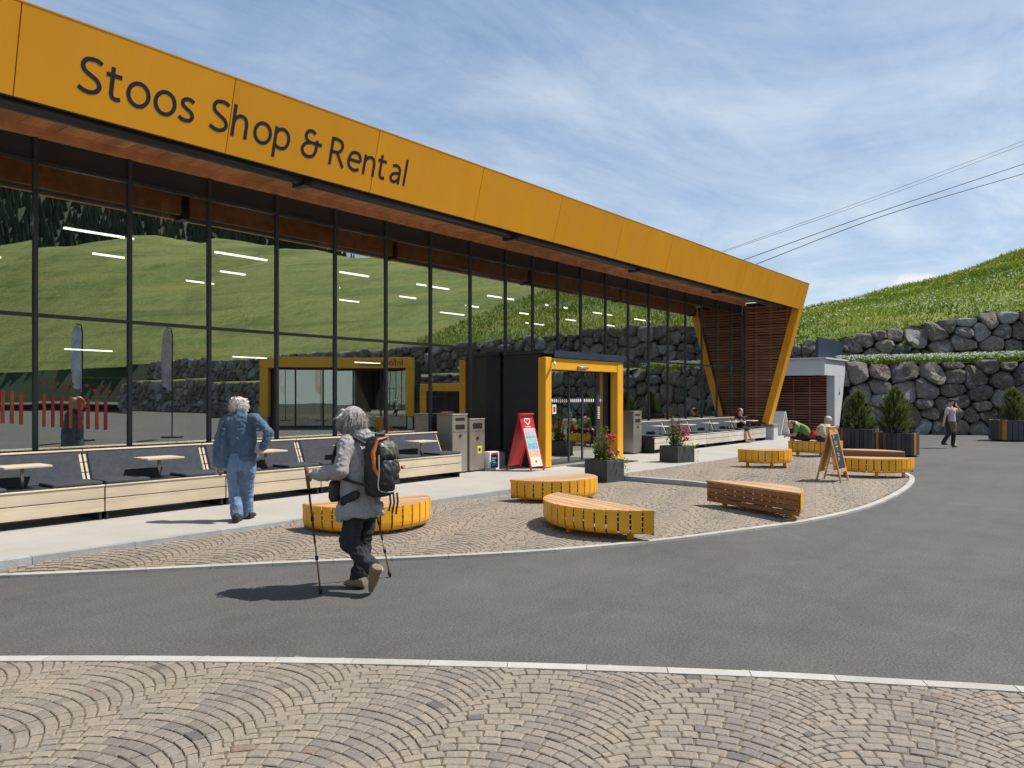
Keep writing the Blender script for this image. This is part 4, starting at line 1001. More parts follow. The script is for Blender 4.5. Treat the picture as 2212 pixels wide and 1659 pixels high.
for k, (lb, x) in enumerate([('pale wall bench module beyond the left picture edge', 1.07)] + LB):
    o = pl if k == 0 else copy_tree(pl); o.location = (x, 10.34, WALK_Z); tag(o, lb, 'bench', 'wall benches along the shop front')
for k, (lb, x) in enumerate([('greyish wall bench module next to the single steel bin', 19.40), ('greyish wall bench module second from the single bin', 21.115), ('greyish wall bench module in the middle of the right row', 22.83), ('greyish wall bench module where the person sits at a table', 24.545), ('greyish wall bench module beside the leaning yellow post', 26.26)]):
    o = pg if k == 0 else copy_tree(pg); o.location = (x, 10.34, WALK_Z); tag(o, lb, 'bench', 'wall benches along the shop front')

# ================================================================== BINS, SIGNS, PLANTERS
def bin_(label, x, y, w_, dp, h, slots, sticker=None):
    t = thing('waste_bin', label, 'bin', (x, y, WALK_Z), 0, 'tall steel waste bins')
    MB().box(0, w_, .0, dp, .03, h - .02, bev=.012).obj('body', m_steel, t); MB().box(-.006, w_ + .006, -.008, dp + .006, h - .02, h, bev=.006).obj('lid', m_steel, t)
    MB().box(.02, w_ - .02, .02, dp - .02, 0, .03).obj('foot', m_dsteel, t)
    for z0, z1 in slots: MB().box(w_ * .2, w_ * .8, -.006, .004, z0, z1, bev=.002).obj('slot', m_dsteel, t)
    MB().tube([(w_ / 2, .004, h * .63), (w_ / 2, -.010, h * .63)], .035, 14).obj('lock', m_dsteel, t)
    zz_ = slots[-1][0] - .06; MB().box(.004, w_ - .004, -.003, .003, zz_, zz_ + .006).obj('door_seam', m_dsteel, t)
    if sticker:
        MB().box(w_ * .5, w_ * .78, -.004, .004, h * .34, h * .48).obj('sticker', mat('yellow_sticker', (.75, .70, .08), .5), t); MB().box(w_ * .56, w_ * .70, -.006, .004, h * .38, h * .44).obj('sticker_figure', m_navy, t)
    return t
bin_('taller left one of the two steel bins, with two dark slots', 11.62, 10.84, .47, .46, 1.24, [(1.10, 1.16), (.92, 1.02)])
bin_('shorter right one of the two steel bins, with a yellow sticker', 12.16, 10.84, .49, .46, 1.13, [(.92, 1.04)], True)
bin_('single steel bin standing right of the entrance porch', 18.85, 10.70, .46, .50, 1.20, [(1.07, 1.12), (.88, .98)])
p = G(1061, 1016.5, WALK_Z); t = thing('poster_box', 'small square white stand with dark poster beside the steel bins', 'sign', (p.x - .03, p.y + .02, WALK_Z), R(4))
MB().box(0, .36, 0, .18, 0, .40, bev=.004).obj('body', m_white, t); MB().box(.05, .31, -.004, .002, .05, .33).obj('poster', m_navy, t); MB().box(.06, .30, -.0055, .001, .335, .375).obj('poster_title', m_red, t)
for q in range(4): MB().box(.07, .20 + .03 * (q % 2), -.0055, .001, .10 + q * .05, .125 + q * .05).obj('poster_line', m_blue, t)

def aboard(label, F1, F2, B1, B2, topz, build):
    base = (F1 + F2 + B1 + B2) / 4; t = thing('sign_board', label, 'sign', base)
    T1 = (F1 + B1) / 2; T2 = (F2 + B2) / 2; T1.z = T2.z = topz
    loc = lambda p: p - base
    for (a, b, c, d, side) in ((F1, F2, T2, T1, 'front'), (B2, B1, T1, T2, 'back')):
        ex = (b - a).normalized(); up = ((c + d) / 2 - (a + b) / 2); hh = up.length; up.normalize(); n = ex.cross(up).normalized()
        w_ = (b - a).length
        M = Matrix(((ex.x, up.x, n.x, 0), (ex.y, up.y, n.y, 0), (ex.z, up.z, n.z, 0), (0, 0, 0, 1))); M.translation = loc(a)
        build(t, M, w_, hh, side)                   # local: x across, y up the panel, z outwards
    return t
def red_panel(t, M, w_, h, side):
    for x in (0, w_ - .035): MB().box(x, x + .035, 0, h, -.03, 0, M=M, bev=.004).obj('frame_leg', m_red, t)
    MB().box(.036, w_ - .036, .10, h, -.024, -.004, M=M).obj('panel', m_red, t)
    MB().box(-.004, w_ + .004, h - .012, h + .014, -.06, .004, M=M, bev=.006).obj('top_hinge', m_red, t)
    if side == 'back': return
    ph = h - .34
    ps = MB().box(.04, w_ - .04, .105, ph + .01, -.004, .004, M=M).obj('poster', m_white, t)
    def pr(x0, x1, y0, y1, mm, z=.0065): MB().box(.04 + (w_ - .08) * x0, .04 + (w_ - .08) * x1, .105 + (ph - .1) * y0, .105 + (ph - .1) * y1, .003, z, M=M).obj('poster_print', mm, ps)
    pr(.04, .96, .03, .24, m_cream); pr(.06, .5, .25, .44, m_orange); pr(.5, .95, .25, .44, m_pink); pr(.05, .95, .45, .62, m_blue); pr(.05, .95, .63, .73, m_green); pr(.05, .95, .74, .81, m_blue, .0062); pr(.05, .95, .82, .92, m_grey); pr(.05, .95, .93, .985, m_pink)
    pr(.42, .55, .10, .16, m_red, .009)
    mb = MB(); cx_, cy_ = w_ / 2, h - .17
    hp = [(cx_ + .085 * math.sin(a) ** 3, cy_ + .085 * (13 * math.cos(a) - 5 * math.cos(2 * a) - 2 * math.cos(3 * a) - math.cos(4 * a)) / 16) for a in [2 * math.pi * k / 28 for k in range(28)]]
    qs = []; ribbon(qs, hp, True, .011)
    for gi, q in enumerate(qs): mb.add([M @ Vector((a, b, .001 + .0001 * (gi % 5))) for a, b in q], [(0, 1, 2, 3)])
    mb.obj('heart_emblem', m_white, t)
    for k in range(5): MB().box(cx_ - .085 + k * .036, cx_ - .06 + k * .036, h - .305, h - .285, -.003, .001, M=M).obj('emblem_text', m_white, t)
aboard('red A-frame sign board with heart emblem and colourful poster by the entrance', G(1148.4, 1019, WALK_Z), G(1177, 1016, WALK_Z), G(1093.4, 1015, WALK_Z), G(1123, 1011.8, WALK_Z), 1.36, red_panel)
def chalk_panel(t, M, w_, h, side):
    for x in (0, w_ - .045): MB().box(x, x + .045, 0, h, -.03, 0, M=M, bev=.004).obj('frame_leg', m_signwood, t)
    MB().box(.046, w_ - .046, h - .17, h, -.028, -.002, M=M, bev=.003).obj('head_board', m_signwood, t); MB().box(.046, w_ - .046, .20, .27, -.028, -.002, M=M, bev=.003).obj('bottom_rail', m_signwood, t)
    MB().box(.046, w_ - .046, .27, h - .17, -.020, -.010, M=M).obj('chalk_panel', m_board if side == 'front' else m_signwood, t)
    if side == 'back': return
    cx_ = w_ / 2; rg = random.Random(3)
    qs = []; ribbon(qs, [(cx_ + .055 * math.cos(a), h - .055 + .03 * math.sin(a)) for a in [math.pi * k / 8 for k in range(9)]], False, .011); ribbon(qs, [(cx_ + .065 * math.cos(a), h - .125 + .04 * math.sin(a)) for a in [math.pi * k / 8 for k in range(9)]], False, .012)
    mb = MB()
    for gi, q in enumerate(qs): mb.add([M @ Vector((a, b, .0 + .0002 * (gi % 4))) for a, b in q], [(0, 1, 2, 3)])
    mb.obj('red_emblem', m_red, t)
    y = h - .25; k = 0
    while y > .36:
        for shape in (([(-.07, 0), (-.07, .07)], [(-.07, .07), (.0, .05), (-.07, .02)]), ([(-.09, .0), (-.05, .07), (-.01, .0)], [(.02, .0), (.02, .07), (.07, .0), (.07, .07)]), ([(-.08, .07), (.08, .07)], [(0, .07), (0, 0)]), ([(-.05, .07), (-.05, 0), (.05, 0)], [(-.05, .035), (.03, .035)]))[k % 4]:
            qs = []; ribbon(qs, [(cx_ + a * min(1, w_ / .3) * 1.1, y + b) for a, b in shape], False, .006); mb = MB()
            for gi, q in enumerate(qs): mb.add([M @ Vector((a, b, -.0085 + .0002 * gi)) for a, b in q], [(0, 1, 2, 3)])
            mb.obj('chalk_writing', m_chalk, t)
        y -= .115; k += 1
f1, f2, b1, b2 = G(1818, 1042, .03), G(1833, 1037.5, .03), G(1761, 1036.7, .05), G(1776, 1033, .05)
wd_ = .56; e = (f2 - f1).normalized(); f2 = f1 + e * wd_; b2 = b1 + e * wd_; f1.z = f2.z = tz(f1.x, f1.y) + .022; b1.z = b2.z = tz(b1.x, b1.y) + .022
aboard('wooden A-frame chalkboard with red emblem standing on the terrace setts', f1, f2, b1, b2, 1.13, chalk_panel)
def white_panel(t, M, w_, h, side):
    for x in (0, w_ - .035): MB().box(x, x + .035, 0, h, -.03, 0, M=M).obj('frame_leg', m_white, t)
    MB().box(.036, w_ - .036, .12, h, -.024, -.004, M=M).obj('panel', m_white, t)
    if side == 'front':
        for k in range(5): MB().box(.08, w_ - .08 - .05 * (k % 2), .25 + k * .13, .31 + k * .13, -.004, .0, M=M).obj('print_block', (m_cream, m_grey)[k % 2], t)
q = G(1684, 947, .0); e = Vector((.35, .94, 0)); n_ = Vector((-.94, .35, 0))
aboard('narrow white A-frame board behind the foot of the leaning post', q + n_ * .3 - e * .3, q + n_ * .3 + e * .3, q - n_ * .3 - e * .3, q - n_ * .3 + e * .3, 1.12, white_panel)

m_leaf = leaf_mat('flower_leaf', (.10, .17, .03)); m_lime = leaf_mat('lime_leaf', (.30, .33, .03)); m_rpet = leaf_mat('red_petal', (.60, .02, .025), trans=.15, rnd=.2)
def flower_planter(label, plabel, x, y, z, rz, w_, h, seed, flip=1):
    t = thing('square_planter', label, 'planter', (x, y, z), rz, 'square flower planters')
    a = w_ / 2
    for q, (x0, x1, y0, y1) in enumerate(((-a, a, -a, -a + .03), (-a, a, a - .03, a), (-a, -a + .03, -a + .031, a - .031), (a - .03, a, -a + .031, a - .031))): MB().box(x0, x1, y0, y1, 0, h, bev=.004).obj('side_panel', m_planter, t)
    MB().box(-a + .031, a - .031, -a + .031, a - .031, .02, h - .04).obj('soil_bed', m_soil, t)
    rg = random.Random(seed); pt = thing('flowering_plant', plabel, 'plant', (x, y, z + h - .04), rz, 'flowering plants in the square planters')
    lf, lm, rf, wf_, st_ = MB(), MB(), MB(), MB(), MB()
    for k in range(26):
        an = rg.uniform(0, 6.283); r0 = rg.uniform(.02, .16); hh = rg.uniform(.15, .62) * (1 - r0 * 1.2); p0 = Vector((-.06 * flip + r0 * math.cos(an) * .5, r0 * math.sin(an) * .5, 0)); p1 = p0 + Vector((math.cos(an) * .12 * (1 - hh), math.sin(an) * .12 * (1 - hh), hh))
        st_.tube([p0, (p0 + p1) / 2 + Vector((0, 0, .03)), p1], [.006, .005, .003], 5)
        for q in range(14):
            p = p0.lerp(p1, rg.uniform(.1, 1)) + Vector((rg.gauss(0, .04), rg.gauss(0, .04), 0)); d = Vector((rg.gauss(0, 1), rg.gauss(0, 1), rg.uniform(-.2, .7))).normalized() * rg.uniform(.035, .07); sd_ = d.cross(Vector((rg.gauss(0, 1), rg.gauss(0, 1), 1))).normalized() * d.length * .36
            lf.add([p, p + d * .5 + sd_, p + d, p + d * .5 - sd_], [(0, 1, 2, 3)], 0, rg.random())
    for k in range(18):
        rf = MB(); an = rg.uniform(0, 6.283); p = Vector((.07 * flip + rg.gauss(0, .09), rg.gauss(-.04, .08), rg.uniform(.10, .40)))
        for q in range(7):
            d = Vector((rg.gauss(0, 1), rg.gauss(0, 1), rg.gauss(0, 1))).normalized() * .04; bloom(rf, p + d * .7, 0, rg.uniform(.020, .032), rg.random())
        rf.obj('red_bloom', m_rpet, pt)
    for k in range(34): bloom(wf_, Vector((.10 * flip + rg.gauss(0, .09), rg.gauss(-.05, .09), rg.uniform(.03, .22))), 0, rg.uniform(.012, .02), rg.random())
    for k in range(150):
        side = rg.random(); p = Vector((rg.uniform(-.05, a + .06), rg.uniform(-a - .04, a * .5), rg.uniform(-.02, .08)))
        if side < .3: p = Vector((a + rg.uniform(.0, .05), -a * rg.uniform(.4, 1.0), rg.uniform(-.26, .05)))
        d = Vector((rg.gauss(0, 1), rg.gauss(0, 1), rg.gauss(0, .6))).normalized() * .035; sd_ = d.cross(Vector((0, 0, 1))).normalized() * .016; lm.add([p, p + d * .5 + sd_, p + d, p + d * .5 - sd_], [(0, 1, 2, 3)], 0, rg.random())
    st_.obj('stems', MATS['shrub_bark'], pt); lf.obj('foliage', m_leaf, pt); lm.obj('trailing_leaves', m_lime, pt); tag(wf_.obj('white_blooms', m_wflower, pt), kind='stuff'); pt.scale = (1.2, 1.2, 1.35)
flower_planter('dark square planter with red and white flowers nearest the entrance', 'bushy red and white flowers in the planter nearest the entrance', 13.17, 8.14, .022, R(-6), .56, .46, 2)
q = G(1486, 1004, .08)
flower_planter('dark square planter with red flowers standing on the terrace', 'spindly red flowers in the planter on the terrace', q.x + .1, q.y + .34, tz(q.x, q.y) + .022, R(-16), .60, .40, 8)

m_needle = leaf_mat('pine_needle', (.115, .165, .035), trans=.25, rnd=.45); m_bud = mat('pine_bud', (.42, .30, .12), .8)
SL = [mat('planter_slat_%s' % n, c, .6, var=.2, vscale=4) for n, c in (('charcoal', (.035, .037, .042)), ('slate', (.055, .060, .072)), ('ash', (.12, .115, .11)), ('amber', (.42, .20, .02)), ('umber', (.13, .06, .03)))]
def round_planter(label, plabel, x, y, r, h, ph, pw, seed):
    t = thing('round_planter', label, 'planter', (x, y, 0), R(seed * 31), 'big round slatted planters'); rg = random.Random(seed); ns = 30
    for i in range(ns):
        a = 2 * math.pi * i / ns; hw = r * math.sin(math.pi / ns) - .006; M = Matrix.Rotation(a, 4, 'Z') @ Matrix.Translation((r, 0, 0)); k = rg.choices(range(5), (9, 7, 3, 2, 2))[0]
        MB().box(-.014, .014, -hw, hw, .05, h + rg.uniform(-.004, .004), M=M, bev=.004).obj('slat', SL[k], t)
    c = [(math.cos(2 * math.pi * i / 24) * (r - .02), math.sin(2 * math.pi * i / 24) * (r - .02)) for i in range(24)]
    MB().prism(c, .04, h - .06).obj('liner', m_soil, t)
    for i in range(4): a = i * 1.57; MB().box(math.cos(a) * r * .7 - .05, math.cos(a) * r * .7 + .05, math.sin(a) * r * .7 - .05, math.sin(a) * r * .7 + .05, 0, .04).obj('foot', m_dsteel, t)
    pt = thing('pine_shrub', plabel, 'shrub', (x, y, h - .06), R(seed * 77), 'pine shrubs in the round planters'); nd, bd, tk = MB(), MB(), MB()
    tk.tube([(0, 0, 0), (.02, .01, ph * .4), (0, .02, ph * .85)], [.045, .035, .012], 7)
    shoots = []
    for i in range(330):
        f = rg.random() ** .95; an = i * 2.399 + rg.uniform(-.3, .3); z = ph * (.06 + .94 * f); rr = pw * (1 - f) ** .5 * rg.uniform(.45, 1.08) * (1 + .25 * math.sin(3 * an + seed) + .22 * math.sin(5 * an + 9 * f + seed * 2))
        tip = Vector((math.cos(an) * rr, math.sin(an) * rr, z)); root = Vector((tip.x * .35, tip.y * .35, max(.02, z - rr * .55 - .05)))
        d = (tip - root).normalized(); d = (d + Vector((0, 0, .55))).normalized(); L = rg.uniform(.13, .22)
        if i % 3 == 0: tk.tube([root * .3 + Vector((0, 0, root.z * .7)), root, tip], [.012, .008, .004], 4)
        x_ = d.orthogonal().normalized(); y_ = d.cross(x_); tone = min(1, max(0, .25 + .5 * f + rg.gauss(0, .18)))
        for k in range(44):
            s = k / 44; b0 = tip + d * (L * (s - .55)); q = k * 2.4; o = (x_ * math.cos(q) + y_ * math.sin(q)); dr = (o * (.85 - .4 * s) + d * .8).normalized(); ln = rg.uniform(.07, .11); sd_ = dr.cross(o).normalized() * .0062
            nd.add([b0 - sd_, b0 + sd_, b0 + dr * ln], [(0, 1, 2)], 0, tone)
        if f > .25 and rg.random() < .5: bd.tube([tip + d * L * .35, tip + d * (L * .35 + rg.uniform(.05, .10))], [.010, .004], 5)
    tk.obj('trunk', mat('pine_bark', (.09, .06, .04), .9), pt); nd.obj('crown', m_needle, pt); tag(bd.obj('buds', m_bud, pt), kind='stuff')
q = atD(1935, 858, 22.6); round_planter('round slatted planter right behind the far benches', 'tall pine shrub in the planter behind the far benches', q.x, q.y, .60, .68, 1.32, .50, 1)
q = atD(1852, 858, 25.6); round_planter('round slatted planter nearest the concrete shed', 'pine shrub in the planter nearest the concrete shed', q.x, q.y, .62, .68, 1.24, .48, 2)
q = atD(2190, 858, 30.4); round_planter('round slatted planter at the right picture edge', 'pine shrub at the right picture edge', q.x, q.y, .84, .82, 1.24, .56, 3)
# ================================================================== PEOPLE
class Blob:
    """overlapping tapered limbs and lofts that are fused into one continuous skin"""
    def __init__(s): s.mb = MB()
    def cap(s, p0, p1, r0, r1=None, seg=12):
        p0, p1 = Vector(p0), Vector(p1); r1 = r0 if r1 is None else r1; ax = (p1 - p0); L = ax.length
        if L < 1e-5: ax = Vector((0, 0, 1)); L = 1e-5
        ax = ax / L; x = ax.orthogonal().normalized(); y = ax.cross(x); rings = []
        for a in (-80, -50, -20): rings.append((p0 + ax * math.sin(R(a)) * r0, r0 * math.cos(R(a))))
        n = 4
        for k in range(n + 1): rings.append((p0.lerp(p1, k / n), r0 + (r1 - r0) * k / n))
        for a in (20, 50, 80): rings.append((p1 + ax * math.sin(R(a)) * r1, r1 * math.cos(R(a))))
        s._rings([(c, x * r_, y * r_) for c, r_ in rings], seg); return s
    def _rings(s, rings, seg=14):
        vs = []
        for c, a, b in rings:
            for k in range(seg): t = 2 * math.pi * k / seg; vs.append(c + a * math.cos(t) + b * math.sin(t))
        n = len(rings); fs = [(i * seg + k, i * seg + (k + 1) % seg, (i + 1) * seg + (k + 1) % seg, (i + 1) * seg + k) for i in range(n - 1) for k in range(seg)]
        fs += [tuple(range(seg - 1, -1, -1)), tuple(range((n - 1) * seg, n * seg))]
        s.mb.add(vs, fs)
    def loft(s, rows, side, front, seg=20):
        """rows: (centre, half width, half depth)"""
        s._rings([(Vector(c), side * a, front * b) for c, a, b in rows], seg); return s
    def ell(s, c, rx, ry, rz, side=None, front=None):
        c = Vector(c); sx = side or Vector((1, 0, 0)); fy = front or Vector((0, 1, 0)); up = sx.cross(fy)
        s._rings([(c + up * (rz * math.sin(R(a))), sx * (rx * math.cos(R(a))), fy * (ry * math.cos(R(a)))) for a in (-84, -65, -45, -22, 0, 22, 45, 65, 84)], 16); return s
    def chain(s, pts, rads):
        for (a, b), (r0, r1) in zip(zip(pts[:-1], pts[1:]), zip(rads[:-1], rads[1:])): s.cap(a, b, r0, r1)
        return s
    def build(s, name, material, parent, base, voxel=.012, smooth=5, disp=0, dsize=.1, folds=()):
        v = s.mb.v; s.mb.v = [(p[0] - base[0], p[1] - base[1], p[2] - base[2]) for p in v]
        o = s.mb.obj(name, material, parent); bm = bmesh.new(); bm.from_mesh(o.data); bmesh.ops.recalc_face_normals(bm, faces=bm.faces); bm.to_mesh(o.data); bm.free()
        m = o.modifiers.new('r', 'REMESH'); m.mode = 'VOXEL'; m.voxel_size = voxel; m.use_smooth_shade = True
        if smooth: q = o.modifiers.new('s', 'SMOOTH'); q.iterations = smooth; q.factor = .5
        if disp:
            tx = bpy.data.textures.get('fold_%g' % dsize) or bpy.data.textures.new('fold_%g' % dsize, 'CLOUDS'); tx.noise_scale = dsize; tx.noise_depth = 3
            d = o.modifiers.new('d', 'DISPLACE'); d.texture = tx; d.strength = disp; d.mid_level = .5; d.texture_coords = 'LOCAL'
        dg = bpy.context.evaluated_depsgraph_get(); dg.update(); me = bpy.data.meshes.new_from_object(o.evaluated_get(dg)); o.modifiers.clear(); old = o.data; o.data = me; me.name = name; bpy.data.meshes.remove(old)
        if not me.materials: me.materials.append(material)
        if folds:                                  # creases: ridged noise stretched along the cloth
            nrm = [v.normal.copy() for v in me.vertices]
            for v, n_ in zip(me.vertices, nrm):
                h_ = 0
                for amp, sx, sy, sz, ph in folds:
                    q = Vector((v.co.x * sx + ph + v.co.z * sz * .35, v.co.y * sy, v.co.z * sz)); h_ += amp * ((1 - abs(noise.noise(q)) * 2.6) - .22)
                v.co += n_ * h_
            me.update()
        return o
def cloth(name, c, var=.18, vs=9, bump=.35, bs=24, rough=.85, stretch=None, bdist=.02): return mat(name, c, rough, var=var, vscale=vs, bump=bump, bscale=bs, stretch=stretch, bdist=bdist)
m_skin = mat('skin', (.56, .33, .235), .5, var=.10, vscale=12); m_hairg = mat('grey_hair', (.40, .37, .34), .55, var=.5, vscale=38, bump=.9, bscale=70); m_hairw = mat('white_hair', (.70, .68, .64), .6, var=.22, vscale=36, bump=.8, bscale=60); m_hairb = mat('brown_hair', (.10, .055, .03), .55, var=.4, vscale=36, bump=.6)
def hand(B, wrist, fdir, pdir, curl=.5, sc=1.0):
    """palm with four curled fingers and a thumb on its side; fdir: along the fingers, pdir: palm side"""
    f = Vector(fdir).normalized(); p = Vector(pdir); p = (p - f * p.dot(f)).normalized(); sd_ = f.cross(p); w_ = Vector(wrist)
    for k, o in enumerate((-.027, -.009, .009, .027)): B.cap(w_ + sd_ * o * .8 * sc, w_ + f * .085 * sc + sd_ * o * sc, .015 * sc, .0125 * sc, 8)
    for k, (o, L) in enumerate(((-.030, .066), (-.010, .076), (.010, .072), (.030, .056))):
        a = w_ + f * .088 * sc + sd_ * o * sc; c = curl; d1 = (f * math.cos(c) + p * math.sin(c)); d2 = (f * math.cos(c * 2.1) + p * math.sin(c * 2.1)); d3 = (f * math.cos(c * 2.9) + p * math.sin(c * 2.9))
        b = a + d1 * L * .45 * sc; e = b + d2 * L * .32 * sc; g = e + d3 * L * .25 * sc
        B.cap(a, b, .0098 * sc, .0092 * sc, 8); B.cap(b, e, .0092 * sc, .0085 * sc, 8); B.cap(e, g, .0085 * sc, .0075 * sc, 8)
    t0 = w_ + f * .025 * sc - sd_ * .028 * sc; t1 = t0 + (f * .6 - sd_ * .6 + p * .5).normalized() * .038 * sc; t2 = t1 + (f * .8 + p * .55 + sd_ * .1).normalized() * .030 * sc
    B.cap(t0, t1, .013 * sc, .011 * sc, 8); B.cap(t1, t2, .011 * sc, .009 * sc, 8)
def head(B, c, look, sc=1.0):
    """skull, jaw, nose, ears, brow and lips; c is the middle of the head"""
    f = Vector(look).normalized(); sd_ = f.cross(Vector((0, 0, 1))).normalized(); up = sd_.cross(f); c = Vector(c)
    B.ell(c + up * .018 * sc - f * .008 * sc, .075 * sc, .095 * sc, .098 * sc, sd_, f); B.ell(c - up * .052 * sc + f * .026 * sc, .056 * sc, .062 * sc, .062 * sc, sd_, f)
    B.cap(c + f * .088 * sc + up * .004 * sc, c + f * .108 * sc - up * .026 * sc, .009 * sc, .014 * sc, 8)
    for s_ in (-1, 1):
        B.ell(c + sd_ * .080 * s_ * sc - up * .008 * sc - f * .008 * sc, .011 * sc, .022 * sc, .033 * sc, sd_, f); B.cap(c + sd_ * .018 * s_ * sc + f * .086 * sc + up * .022 * sc, c + sd_ * .046 * s_ * sc + f * .074 * sc + up * .020 * sc, .010 * sc, .009 * sc, 8)
    B.cap(c - sd_ * .018 * sc + f * .082 * sc - up * .055 * sc, c + sd_ * .018 * sc + f * .082 * sc - up * .055 * sc, .009 * sc, .009 * sc, 8)
J = atD
m_eye = mat('eye', (.03, .02, .015), .2)
def eyes(t, c, look, base, sc=1.0):
    f = Vector(look).normalized(); sd_ = f.cross(Vector((0, 0, 1))).normalized(); up = sd_.cross(f)
    for s_ in (-1, 1): b = Blob(); b.ell(Vector(c) + sd_ * .031 * s_ * sc + f * .081 * sc + up * .006 * sc, .012 * sc, .008 * sc, .007 * sc, sd_, f); b.mb.v = [tuple(Vector(v) - Vector(base)) for v in b.mb.v]; b.mb.obj('eye', m_eye, t, True)
def shoe(B, heel, toe, up=Vector((0, 0, 1)), w_=.046, h=.05):
    heel, toe = Vector(heel), Vector(toe); d = (toe - heel).normalized(); up = (up - d * up.dot(d)).normalized(); sd_ = d.cross(up); L = (toe - heel).length
    rows = [(-.02, .55, .5), (.0, .8, 1.0), (.18, .92, 1.15), (.38, .95, 1.0), (.62, 1.08, .78), (.85, 1.0, .6), (.98, .7, .45), (1.03, .35, .3)]
    B._rings([(heel + d * L * a + up * (h * .5 * hh), sd_ * w_ * ww, up * h * .62 * hh) for a, ww, hh in rows], 14)

def strands(t, c, f, r_, base, mm, n, rad, front_gap, ln, seed):
    rg = random.Random(seed); mb = MB(); u_ = Vector((0, 0, 1)); c = c - f * .025 + u_ * .012
    while n > 0:
        an = rg.uniform(front_gap, 2 * math.pi - front_gap); el = math.asin(rg.uniform(-.75, 1)) if front_gap < 1 else math.asin(rg.uniform(-.7, .75))
        dr = (f * math.cos(an) + r_ * math.sin(an)) * math.cos(el) + u_ * math.sin(el); p = c + f * (dr.dot(f) * rad[1]) + r_ * (dr.dot(r_) * rad[0]) + u_ * (dr.z * rad[2]); n -= 1
        d = (dr * .28 - u_ * .9 + Vector((rg.gauss(0, .32), rg.gauss(0, .32), rg.gauss(0, .2)))).normalized(); L = rg.uniform(*ln); s_ = d.cross(dr).normalized() * rg.uniform(.0016, .003); P = []
        for k in range(4):
            q = p + d * L * k / 3 + dr * (.016 * math.sin(k * 1.2)); w2 = s_ * (1 - k / 3.4); P += [q - w2 - base, q + w2 - base]
        mb.add(P, [(0, 1, 3, 2), (2, 3, 5, 4), (4, 5, 7, 6)])
    tag(mb.obj('hair_strands', mm, t), kind='stuff')
# ---------- hiker with poles and backpack
base = G(780, 1270); base.z = .0
hk = thing('person', 'hiker in grey jacket and black trousers walking with two trekking poles', 'person', base)
hf = Vector((-.16, .985, 0)).normalized(); hr = Vector((hf.y, -hf.x, 0))
HC = J(757, 908, 6.92); NK = J(766, 940, 6.90); SL_, SR_ = J(747, 958, 6.76), J(803, 953, 7.04)
EL, HL = J(737, 1019, 6.66), J(682, 1025, 6.74); ER, HR_ = J(818, 1008, 7.08), J(804, 1058, 7.14)
PV = J(779, 1092, 6.90); hipL, hipR = J(771, 1098, 6.83), J(792, 1098, 6.97); knA, anA = J(753, 1170, 6.79), J(806, 1228, 6.68); knB, anB = J(784, 1176, 6.97), J(775, 1252, 6.93)
look = (hf + Vector((-.25, .1, -.35))).normalized()
B = Blob(); head(B, HC, look, .98); B.cap(HC - Vector((0, 0, .05)), NK - Vector((0, 0, .03)), .052, .06)
B.loft([(NK - Vector((0, 0, .02)), .10, .07), (J(772, 965, 6.9), .17, .10), (J(776, 1000, 6.9), .16, .11), (J(778, 1045, 6.9), .14, .10), (PV, .15, .11), (PV - Vector((0, 0, .08)), .12, .09)], hr, hf)
B.chain([SL_, EL, HL], [.048, .038, .027]); B.chain([SR_, ER, HR_], [.048, .038, .027])
hand(B, HL, (HL - EL).normalized() + Vector((0, 0, -.1)), Vector((.3, .5, -.6)), .95, .98); hand(B, HR_, Vector((0, .2, -1)), hf, .95, .95)
B.chain([hipL, knA, anA], [.078, .052, .040]); B.chain([hipR, knB, anB], [.078, .052, .040])
heelA, toeA = J(823, 1231, 6.62), J(807, 1272, 6.72); heelB, toeB = G(789, 1273), G(746, 1268); heelB.z = toeB.z = .012
B.cap(anA, heelA.lerp(toeA, .3), .034, .020); B.cap(heelA.lerp(toeA, .3), toeA.lerp(heelA, .2), .02, .014); B.cap(anB, heelB.lerp(toeB, .3) + Vector((0, 0, .05)), .034, .022); B.cap(heelB.lerp(toeB, .3) + Vector((0, 0, .04)), toeB.lerp(heelB, .2) + Vector((0, 0, .03)), .02, .014)
B.build('body', m_skin, hk, base, .0062, 3); eyes(hk, HC, look, base, .98)
B = Blob()                                        # jacket
B.loft([(NK + Vector((0, 0, .03)), .075, .075), (NK - Vector((0, 0, .02)), .095, .088), (J(771, 958, 6.9), .185, .115), (J(773, 980, 6.9), .20, .135), (J(776, 1010, 6.9), .195, .145), (J(777, 1050, 6.89), .19, .15), (J(777, 1085, 6.88), .205, .165), (J(775, 1110, 6.87), .225, .18), (J(774, 1115, 6.87), .20, .16)], hr, hf)
B.chain([SL_ + hr * .03, SL_, EL, HL + (EL - HL) * .10], [.075, .072, .066, .054]); B.chain([SR_, ER, HR_ + (ER - HR_) * .1], [.072, .062, .05])
for k in range(7):
    a = SL_.lerp(EL, .35 + .1 * k); B.cap(a + Vector((-.06, -.02, .015 * (k % 2))), a + Vector((.045, -.03, -.03)), .017, .012, 8)
for k in range(4): a = EL.lerp(HL, .15 + .18 * k); B.cap(a + Vector((-.01, -.03, .05)), a + Vector((.02, -.03, -.05)), .016, .012, 8)
B.cap(J(738, 1095, 6.75), J(733, 1122, 6.72), .045, .03); B.cap(J(816, 1095, 6.8), J(822, 1108, 6.78), .05, .03)
B.cap(NK + hf * .04 + Vector((0, 0, .0)), NK - hf * .10 + Vector((0, 0, -.01)), .07, .075)     # hood roll
B.build('jacket', cloth('grey_jacket', (.345, .325, .315), .10, 5, .8, 8, stretch=(1.5, 1.5, .5), bdist=.05), hk, base, .0085, 2, .010, .09, folds=((.011, 11, 11, 4, 0), (.006, 16, 16, 22, 5)))
B = Blob()                                        # trousers
